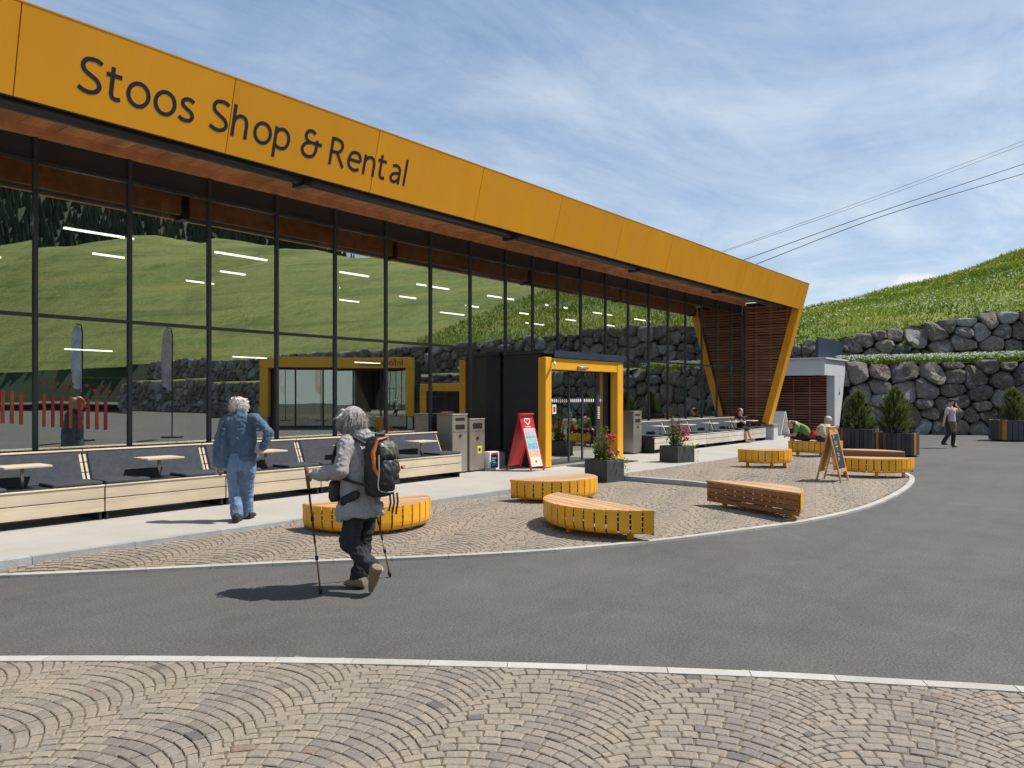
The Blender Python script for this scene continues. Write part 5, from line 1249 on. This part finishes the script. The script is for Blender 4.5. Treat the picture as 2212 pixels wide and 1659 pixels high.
B.loft([(PV + Vector((0, 0, .03)), .165, .13), (PV - Vector((0, 0, .05)), .165, .13), (PV - Vector((0, 0, .12)), .13, .11)], hr, hf)
B.chain([hipL, knA, anA + (knA - anA) * .06], [.098, .079, .068]); B.chain([hipR, knB, anB], [.096, .076, .072])
B.build('trousers', cloth('black_trousers', (.022, .024, .028), .2, 8, .8, 8, stretch=(1.5, 1.5, .6), bdist=.05), hk, base, .0085, 2, .010, .08, folds=((.010, 10, 10, 6, 2), (.007, 8, 8, 20, 9)))
B = Blob()
shoe(B, heelA + (heelA - toeA) * .10, toeA - (heelA - toeA) * .12, (anA - heelA + Vector((-.3, .1, .2))).normalized(), .054, .078); B.build('shoe', cloth('tan_suede_shoe', (.235, .17, .115), .15, 14, .3, 40), hk, base, .007, 3)
B = Blob(); shoe(B, heelB + Vector((0, 0, .012)), toeB + Vector((0, 0, .008)), Vector((0, 0, 1)), .054, .075); B.build('shoe', MATS['tan_suede_shoe'], hk, base, .007, 3)
B = Blob(); B.cap(anA, anA.lerp(heelA, .7), .043, .042); B.build('sock', mat('lilac_sock', (.45, .42, .52), .9), hk, base, .008, 2)
B = Blob(); rg = random.Random(4)                 # bobbed grey hair
f_ = Vector((hf.x, hf.y, 0)); B.ell(HC + Vector((0, 0, .032)) - f_ * .03, .104, .112, .098, hr, f_); B.ell(HC - Vector((0, 0, .035)) - f_ * .055, .118, .085, .065, hr, f_)
for k in range(64):
    an = rg.uniform(.25, 2 * math.pi - .25) ; dr = f_ * math.cos(an) + hr * math.sin(an); p = HC + dr * .085 + Vector((0, 0, rg.uniform(-.06, .09)))
    B.cap(p, p + dr * rg.uniform(.012, .05) + Vector((rg.gauss(0, .015), rg.gauss(0, .015), -rg.uniform(.03, .08))), rg.uniform(.014, .022), .007, 8)
B.build('hair', m_hairg, hk, base, .0065, 1, .012, .03); strands(hk, HC, f_, hr, base, m_hairg, 1500, (.108, .118, .10), .30, (.05, .10), 4)

bp = thing('backpack', 'black and orange hiking backpack worn by the hiker', 'backpack', base)
bd = -hf; bc = J(816, 1013, 6.74) ; rt = hr; up = Vector((0, 0, 1)); bc = J(777, 1000, 6.9) + bd * .235 + Vector((0, 0, -.01))
m_pack = cloth('black_pack_nylon', (.018, .019, .021), .25, 10, .3, 30, .55)
B = Blob(); B.loft([(bc - up * .27, .10, .06), (bc - up * .25, .145, .10), (bc - up * .1, .16, .125), (bc + up * .08, .155, .12), (bc + up * .2, .14, .105), (bc + up * .255, .10, .07)], rt, bd, 24); B.build('pack_body', m_pack, bp, base, .008, 2, .008, .06, folds=((.008, 14, 14, 9, 2),))
B = Blob(); B.loft([(bc - up * .16 + bd * .10, .11, .055), (bc - up * .02 + bd * .105, .12, .06), (bc + up * .05 + bd * .10, .10, .04)], rt, bd); B.build('front_pocket', mat('dark_mesh_nylon', (.03, .032, .034), .4, var=.6, vscale=20, bump=.4), bp, base, .007, 2, folds=((.010, 16, 16, 14, 5),))
B = Blob(); B.loft([(bc + up * .07 + bd * .10, .09, .04), (bc + up * .10 + bd * .10, .115, .06), (bc + up * .17 + bd * .09, .11, .055), (bc + up * .215 + bd * .07, .07, .035)], rt, bd); B.build('top_pocket', mat('camouflage_pocket', (.075, .08, .06), .45, var=.9, vscale=26, bump=.3), bp, base, .007, 2, folds=((.007, 16, 16, 16, 3),))
B = Blob(); L_ = [bc + up * .235 - rt * .12 + bd * .07, bc + up * .12 - rt * .155 + bd * .045, bc - up * .02 - rt * .15 + bd * .06, bc - up * .10 - rt * .13 + bd * .09]; B.chain(L_, [.012, .022, .018, .006]); B.chain([bc + up * .235 - rt * .10 + bd * .08, bc + up * .256 + bd * .09], [.012, .008]); B.build('orange_panel', mat('orange_nylon', (.62, .14, .02), .5, var=.1), bp, base, .008, 3)
B = Blob(); B.ell(bc + up * .27, .05, .04, .03, rt, bd); B.cap(bc + up * .27 - rt * .05, bc + up * .29 + rt * .05, .022); B.build('top_handle', m_pack, bp, base, .007, 2)
for s_, S in ((-1, SL_), (1, SR_)):
    T = J(771, 958, 6.9); sh = T + rt * s_ * .115 + up * .075
    MB().tube([tuple(q - base) for q in spline([bc + up * .19 + rt * s_ * .09 - bd * .08, sh + bd * .03, sh - bd * .05 - up * .01, sh - bd * .135 - up * .10, sh - bd * .13 - up * .25 + rt * s_ * .05, sh - up * .36 + rt * s_ * .10, bc - up * .17 + rt * s_ * .15], 5)], .024, 8, flat=.5).obj('shoulder_strap', m_pack, bp, True)
B = Blob(); hp_ = J(777, 1062, 6.9); B.cap(hp_ - rt * .19 + bd * .12, hp_ - rt * .20 - up * .06, .04, .045); B.cap(hp_ - rt * .20 - up * .06, hp_ - rt * .195 - up * .16, .045, .015); B.cap(hp_ - rt * .195 - up * .15, hp_ - rt * .195 - up * .24, .014, .010); B.build('hip_belt', m_pack, bp, base, .008, 3)
for k in range(3): a = bc - up * .25 + rt * (.02 + .05 * k) + bd * .09; MB().tube([tuple(q - base) for q in (a, a - up * .08 + bd * .01, a - up * (.15 + .02 * k) - rt * .015)], .009, 6).obj('dangling_strap', m_pack, bp)
MB().tube([tuple(q - base) for q in spline([bc + up * .10 - rt * .13 + bd * .09, bc - up * .05 - rt * .14 + bd * .10, bc - up * .20 - rt * .13 + bd * .09, bc - up * .23 + rt * .02 + bd * .12, bc - up * .2 + rt * .13 + bd * .09], 5)], .006, 6).obj('cord', mat('grey_cord', (.35, .38, .36), .7), bp)
B = Blob(); q = bc + up * .185 - rt * .105 + bd * .105; B.ell(q, .016, .014, .018, rt, bd); B.build('bear_charm', m_white, bp, base, .005, 2)
q = bc - up * .02 + rt * .10 + bd * .16; MB().tube([tuple(q - base), tuple(q + rt * .03 + up * .01 - base)], .014, 8).obj('orange_buckle', MATS['orange_nylon'], bp)
sb = thing('shoulder_bag', 'small dark brown bag hanging in front of the hiker', 'bag', base); q = J(728, 1062, 6.78) + hf * .02
B = Blob(); B.loft([(q + up * .10, .05, .03), (q + up * .07, .07, .04), (q - up * .05, .075, .045), (q - up * .09, .05, .03)], rt, hf); B.build('bag_body', mat('brown_leather', (.05, .032, .024), .5, var=.3, vscale=14, bump=.2), sb, base, .008, 3)
MB().tube([tuple(v - base) for v in (q + up * .09, J(747, 1005, 6.70), J(748, 972, 6.68))], .006, 6).obj('bag_strap', MATS['brown_leather'], sb)
def pole(label, top, tip):
    t = thing('trekking_pole', label, 'trekking pole', tip, 0, 'trekking poles'); d = (top - tip).normalized(); L = (top - tip).length
    MB().tube([tuple(d * .05), tuple(d * L * .42)], .0075, 8).obj('lower_shaft', mat('bronze_shaft', (.36, .22, .08), .35, metal=.5, var=.2), t, True)
    MB().tube([tuple(d * L * .42), tuple(d * L * .82)], .0095, 8).obj('upper_shaft', mat('red_brown_shaft', (.16, .04, .03), .35, metal=.3, var=.4, vscale=8), t, True)
    MB().tube([tuple(d * 0), tuple(d * .03), tuple(d * .06)], [.008, .017, .014], 8).obj('rubber_tip', m_blackrub, t, True)
    for q in (.28, .60): MB().tube([tuple(d * L * q), tuple(d * (L * q + .04))], .014, 8).obj('clamp', m_blackrub, t, True)
    MB().tube([tuple(d * (L * .86)), tuple(d * (L + .01)), tuple(d * (L + .05))], [.015, .018, .02], 10).obj('grip', mat('cork_grip', (.20, .10, .06), .8, var=.3, vscale=30), t, True)
tipL = G(693, 1284); pole('trekking pole planted ahead in the hiker\'s left hand', HL + Vector((-.06, .045, .02)), tipL)
tipR = G(843, 1247); tipR.z = .0; pole('trekking pole trailing behind the hiker on the far side', J(802, 1052, 7.12), tipR)

# ---------- man in denim
base = G(518, 1128, WALK_Z)
mn = thing('person', 'white-haired man in denim jacket and jeans walking away with hand on hip', 'person', base)
mf = Vector((.80, .60, 0)).normalized(); mr = Vector((mf.y, -mf.x, 0)); up = Vector((0, 0, 1))
HC = J(517, 876, 9.98); NK = J(520, 895, 9.9); SLm, SRm = J(487, 909, 9.88), J(551, 904, 9.88)
EL, HL = J(471, 960, 9.86), J(469, 1004, 9.84); ER, HR_ = J(580, 934, 9.80), J(566, 972, 9.76)
PV = J(521, 1000, 9.9); hL, hR = J(506, 1006, 9.88), J(537, 1006, 9.92); kL, aL = J(507, 1060, 9.92), J(512, 1116, 9.84); kR, aR = J(534, 1060, 9.98), J(533, 1114, 10.06)
B = Blob(); head(B, HC, (mf + Vector((.1, 0, -.35))).normalized(), 1.03); B.cap(HC - up * .06, NK - up * .03, .054, .055)
B.loft([(NK - up * .02, .10, .07), (J(519, 917, 9.9), .15, .085), (J(521, 945, 9.9), .15, .09), (J(523, 975, 9.9), .13, .085), (PV, .14, .095), (PV - up * .08, .12, .09)], mr, mf)
B.chain([SLm, EL, HL], [.042, .036, .028]); B.chain([SRm, ER, HR_], [.042, .036, .028]); hand(B, HL, Vector((.02, .02, -1)), mr, .45); hand(B, HR_, (PV + mr * .1 + up * .1 - HR_).normalized(), mf - up * .3, .4)
B.chain([hL, kL, aL], [.075, .05, .038]); B.chain([hR, kR, aR], [.075, .05, .038])
hlL, toL = G(508, 1131, WALK_Z), G(521, 1121, WALK_Z); hlR, toR = J(535, 1115, 10.0), G(547, 1117, WALK_Z)
B.cap(aL, hlL.lerp(toL, .3) + up * .05, .034, .02); B.cap(hlL.lerp(toL, .3) + up * .05, toL.lerp(hlL, .2) + up * .03, .02, .014); B.cap(aR, hlR.lerp(toR, .3), .034, .02); B.cap(hlR.lerp(toR, .3), toR.lerp(hlR, .2) + up * .03, .02, .014)
B.build('body', m_skin, mn, base, .0075, 3); eyes(mn, HC, mf, base)
m_denim = cloth('denim_jacket_cloth', (.082, .135, .205), .45, 7, .5, 20, stretch=(1.6, 1.6, .45), bdist=.06); m_jean = cloth('jeans_cloth', (.155, .235, .37), .45, 6, .5, 18, stretch=(1.6, 1.6, .5), bdist=.06)
B = Blob(); B.loft([(NK + up * .045, .068, .068), (NK + up * .0, .085, .08), (J(519, 903, 9.9), .16, .10), (J(519, 914, 9.9), .20, .115), (J(521, 940, 9.9), .20, .125), (J(524, 965, 9.9), .182, .12), (J(527, 982, 9.9), .172, .118), (J(528, 989, 9.9), .165, .11)], mr, mf)
B.chain([SLm + mr * .04, SLm, EL, HL + up * .02], [.072, .068, .060, .052]); B.chain([SRm - mr * .04, SRm, ER, HR_ + (ER - HR_) * .15], [.070, .067, .060, .046])
B.loft([(J(486, 925, 9.86), .05, .08), (J(485, 965, 9.86), .075, .10), (J(485, 1000, 9.86), .07, .09), (J(484, 1010, 9.86), .04, .06)], mr, mf)
for k in range(6): a = SRm.lerp(ER, .3 + .12 * k); B.cap(a + up * .06 - mr * .03, a - up * .055 + mr * .01, .018, .014, 8)
B.build('denim_jacket', m_denim, mn, base, .009, 2, .010, .075, folds=((.008, 9, 9, 3, 1), (.006, 11, 11, 17, 4)))
B = Blob(); B.loft([(J(529, 984, 9.9), .185, .13), (J(529, 990, 9.9), .187, .132), (J(528, 996, 9.9), .183, .128)], mr, mf); B.build('jacket_hem', m_denim, mn, base, .010, 1)
B = Blob(); B.loft([(PV + up * .13, .16, .115), (PV + up * .03, .18, .135), (PV - up * .06, .17, .13), (PV - up * .10, .13, .11)], mr, mf); B.chain([hL, kL, aL + up * .035], [.100, .076, .078]); B.chain([hR, kR, aR + up * .035], [.100, .075, .076])
B.build('jeans', m_jean, mn, base, .009, 2, .008, .09, folds=((.007, 9, 9, 3, 3), (.006, 7, 7, 16, 8)))
B = Blob(); shoe(B, hlL + up * .012, toL + up * .012, up, .056, .085); B.build('shoe', m_blackrub, mn, base, .008, 3); B = Blob(); shoe(B, hlR - up * .03, toR + up * .012, up, .056, .085); B.build('shoe', m_blackrub, mn, base, .008, 3)
B = Blob(); rg = random.Random(9); B.ell(HC + up * .012 - mf * .035, .112, .090, .092, mr, mf)
for k in range(60):
    an = rg.uniform(1.2, 2 * math.pi - 1.2); dr = mf * math.cos(an) + mr * math.sin(an); p = HC + dr * .095 + up * rg.uniform(-.06, .085); B.cap(p, p + dr * rg.uniform(.008, .03) + Vector((0, 0, rg.uniform(-.03, .035))), .018, .007, 8)
B.build('hair', m_hairw, mn, base, .0065, 1, .012, .03); strands(mn, HC, mf, mr, base, m_hairw, 900, (.108, .105, .095), 1.15, (.03, .06), 9)

# ---------- distant figures
def figure(label, base, front, j, wear, hair, sc=1.0, look=None, hat=None, bald=False):
    """j: joints; wear: list of (name, material, kind) with kind top / legs / shorts / shoes / skirt"""
    t = thing('person', label, 'person', base); f = front.normalized(); r_ = Vector((f.y, -f.x, 0)); u_ = Vector((0, 0, 1)); B = Blob(); lk = (look or f)
    head(B, j['head'], lk, sc * 1.02); B.cap(j['head'] - u_ * .05, j['neck'], .055, .06); mid = (j['neck'] + j['pelvis']) / 2 + j.get('arch', Vector((0, 0, 0)))
    tor = [(j['neck'], .10, .08), (j['neck'].lerp(mid, .45), .165, .11), (mid, .15, .11), (j['pelvis'], .155, .12), (j['pelvis'] - (j['neck'] - j['pelvis']).normalized() * .09, .11, .09)]
    B.loft(tor, r_, f)
    for a in ('L', 'R'):
        B.chain([j['s' + a], j['e' + a], j['h' + a]], [.05, .04, .03]); hand(B, j['h' + a], (j['h' + a] - j['e' + a]), f - u_ * .5, .7); B.chain([j['p' + a], j['k' + a], j['a' + a]], [.082, .056, .042]); B.cap(j['a' + a], j['a' + a] + j['toe'] * .9, .035, .025)
    B.build('body', m_skin, t, base, .011, 3); eyes(t, j['head'], lk, base)
    for nm, mm, kind, *op in wear:
        B = Blob()
        if kind == 'top':
            B.loft([(c, a + .03, b + .03) for c, a, b in tor[:4]], r_, f)
            for a in ('L', 'R'):
                e = j['s' + a].lerp(j['e' + a], op[0]) if op and op[0] <= 1 else j['e' + a]
                B.cap(j['s' + a], e, .072, .062)
                if op and op[0] > 1: B.cap(j['e' + a], j['e' + a].lerp(j['h' + a], .9), .06, .048)
        elif kind in ('legs', 'shorts'):
            B.loft([(tor[3][0] + u_ * .03, .17, .135), (tor[3][0] - u_ * .05, .17, .135)], r_, f)
            for a in ('L', 'R'):
                B.cap(j['p' + a], j['k' + a], .098, .078)
                if kind == 'legs': B.cap(j['k' + a], j['a' + a], .075, .06)
        elif kind == 'skirt': B.loft([(j['pelvis'] + u_ * .10, .17, .13), (j['pelvis'], .20, .17), (j['pelvis'] - u_ * .30, .19, .17), (j['pelvis'] - u_ * .33, .14, .12)], r_, f)
        elif kind == 'shoes':
            for a in ('L', 'R'): shoe(B, j['a' + a] - u_ * .075 - j['toe'] * .25, j['a' + a] - u_ * .075 + j['toe'] * 1.15, u_, .048, .06)
        B.build(nm, mm, t, base, .012, 3, .018, .09)
    B = Blob(); hh = Vector((f.x, f.y, 0)); B.ell(j['head'] + u_ * .035 - hh * .025, .088, .10, .085, r_, hh); B.build('hair', hair, t, base, .012, 2, .01, .03)
    if hat:
        B = Blob(); B.ell(j['head'] + u_ * .06 - hh * .01, .096, .112, .062, r_, hh); B.loft([(j['head'] + u_ * .058 + hh * .09, .07, .08), (j['head'] + u_ * .072 + hh * .09, .07, .08)], r_, hh); B.build('cap', hat, t, base, .012, 1)
    return t
def jd(**k): return {a: (atD(*v) if isinstance(v, tuple) else v) for a, v in k.items()}
V = Vector
fr = V((.62, -.78, 0))                             # walks to the right of the picture
b0 = G(2050, 967)
wk = figure('woman in black cap and pale top walking right, brown jacket tied round waist', b0, fr, jd(head=(2054, 868.5, 25.9), neck=(2053, 879, 25.95), pelvis=(2053, 913, 25.95), sL=(2058, 884, 26.1), sR=(2048, 884, 25.8), eL=(2075, 889, 26.05), hL=(2066, 876, 25.9), eR=(2041, 900, 25.75), hR=(2038, 914, 25.7), pL=(2056, 916, 26.0), pR=(2050, 916, 25.9), kL=(2060, 939, 26.0), aL=(2058, 961, 26.0), kR=(2049, 938, 25.85), aR=(2037, 956, 25.8), toe=fr * .13),
    [('top', cloth('pale_pink_top', (.60, .47, .46), .1), 'top', .55), ('leggings', cloth('black_leggings', (.02, .021, .025)), 'legs'), ('tied_jacket', cloth('brown_tied_jacket', (.16, .085, .05), .3), 'skirt'), ('shoes', m_blackrub, 'shoes')], m_hairb, look=(fr + V((.1, .25, .05))).normalized(), hat=cloth('black_cap', (.02, .02, .024)))
t = thing('backpack', 'dark small backpack worn by the walking woman in cap', 'backpack', b0); q = atD(2053, 897, 25.95) - fr * .21; rr = V((fr.y, -fr.x, 0))
B = Blob(); B.loft([(q - V((0, 0, .25)), .10, .07), (q - V((0, 0, .2)), .14, .10), (q + V((0, 0, .12)), .13, .09), (q + V((0, 0, .2)), .08, .05)], rr, fr); B.build('pack_body', cloth('navy_pack', (.018, .022, .035)), t, b0, .012, 2)
MB().tube([tuple(v - b0) for v in spline([q + V((0, 0, .17)) + rr * .08, q + fr * .2 + V((0, 0, .2)) + rr * .10, q + fr * .33 + V((0, 0, .08)) + rr * .11, q + fr * .2 + rr * .15 - V((0, 0, .15))], 4)], .018, 6).obj('shoulder_strap', MATS['navy_pack'], t)
# reader on the wall bench
fr = V((.25, -.97, 0)); b0 = V((26.3, 10.2, WALK_Z)); D = 27.1
figure('person in dark top and black shorts sitting at a bench table looking down', b0, fr, jd(head=(1599, 889, 26.9), neck=(1599.5, 899, 27.0), pelvis=(1601, 923, 27.2), sL=(1606, 904, 27.15), sR=(1592, 903, 26.9), eL=(1609, 914, 26.95), hL=(1602, 909, 26.7), eR=(1588, 912, 26.7), hR=(1596, 909, 26.65), pL=(1604, 925, 27.2), pR=(1598, 925, 27.1), kL=(1615, 927, 26.85), aL=(1622, 948, 26.75), kR=(1610, 928, 26.75), aR=(1613, 953, 26.7), toe=fr * .13),
    [('top', cloth('black_top', (.022, .022, .028)), 'top', .5), ('shorts', cloth('black_shorts', (.018, .018, .022)), 'shorts'), ('shoes', cloth('grey_trainers', (.30, .30, .31)), 'shoes')], m_hairb, look=(fr + V((0, 0, -.5))).normalized())
# two people bent forward on the terrace bench
fr = V((-.55, .80, 0)); b0 = G(1735, 985, .1); b0.z = tz(b0.x, b0.y)
figure('person in green T-shirt sitting bent far forward on the yellow bench', b0, fr, jd(head=(1709, 917, 20.85), neck=(1719, 914, 20.9), pelvis=(1747, 945, 20.9), arch=V((0, 0, .10)), sL=(1722, 921, 20.72), sR=(1723, 917, 21.05), eL=(1717, 940, 20.75), hL=(1706, 940, 20.9), eR=(1716, 938, 21.1), hR=(1703, 940, 21.1), pL=(1742, 946, 20.8), pR=(1745, 945, 21.0), kL=(1713, 943, 20.95), aL=(1709, 972, 21.0), kR=(1712, 942, 21.25), aR=(1706, 971, 21.3), toe=fr * .13),
    [('t_shirt', cloth('green_shirt', (.16, .30, .085), .12), 'top', .6), ('shorts', cloth('charcoal_shorts', (.02, .02, .023)), 'shorts'), ('shoes', m_blackrub, 'shoes')], m_hairb, look=(fr + V((0, 0, -.7))).normalized())
fr = V((.75, -.45, 0)); b0 = G(1775, 985, .1); b0.z = tz(b0.x, b0.y)
figure('grey-haired person in cream top sitting on the yellow bench beside the chalkboard', b0, fr, jd(head=(1790, 908, 20.6), neck=(1783, 916, 20.6), pelvis=(1769, 945, 20.6), sL=(1786, 921, 20.8), sR=(1776, 922, 20.35), eL=(1794, 937, 20.8), hL=(1803, 938, 20.8), eR=(1780, 939, 20.3), hR=(1796, 941, 20.4), pL=(1774, 946, 20.7), pR=(1770, 947, 20.5), kL=(1800, 946, 20.9), aL=(1803, 972, 20.95), kR=(1797, 948, 20.6), aR=(1800, 975, 20.6), toe=fr * .13),
    [('top', cloth('cream_top', (.58, .52, .36), .15), 'top', .7), ('trousers', cloth('navy_trousers', (.025, .032, .055)), 'legs'), ('shoes', m_blackrub, 'shoes')], mat('silver_hair', (.42, .40, .38), .5, var=.5, vscale=25), look=(fr + V((0, 0, -.45))).normalized())
t = thing('bag', 'bright red bag lying on the yellow bench between the two seated people', 'bag', b0); q = atD(1756, 938, 20.55)
B = Blob(); B.loft([(q - V((0, 0, .12)), .08, .06), (q - V((0, 0, .03)), .10, .075), (q + V((0, 0, .10)), .055, .04)], V((.62, -.78, 0)), V((.78, .62, 0))); B.build('bag_body', cloth('red_bag_cloth', (.42, .012, .022), .15), t, b0, .012, 2)
MB().tube([tuple(v - b0) for v in spline([q + V((0, 0, .1)), q + V((.03, -.04, .2)), q + V((.1, -.12, .14))], 4)], .012, 6).obj('bag_strap', MATS['red_bag_cloth'], t)
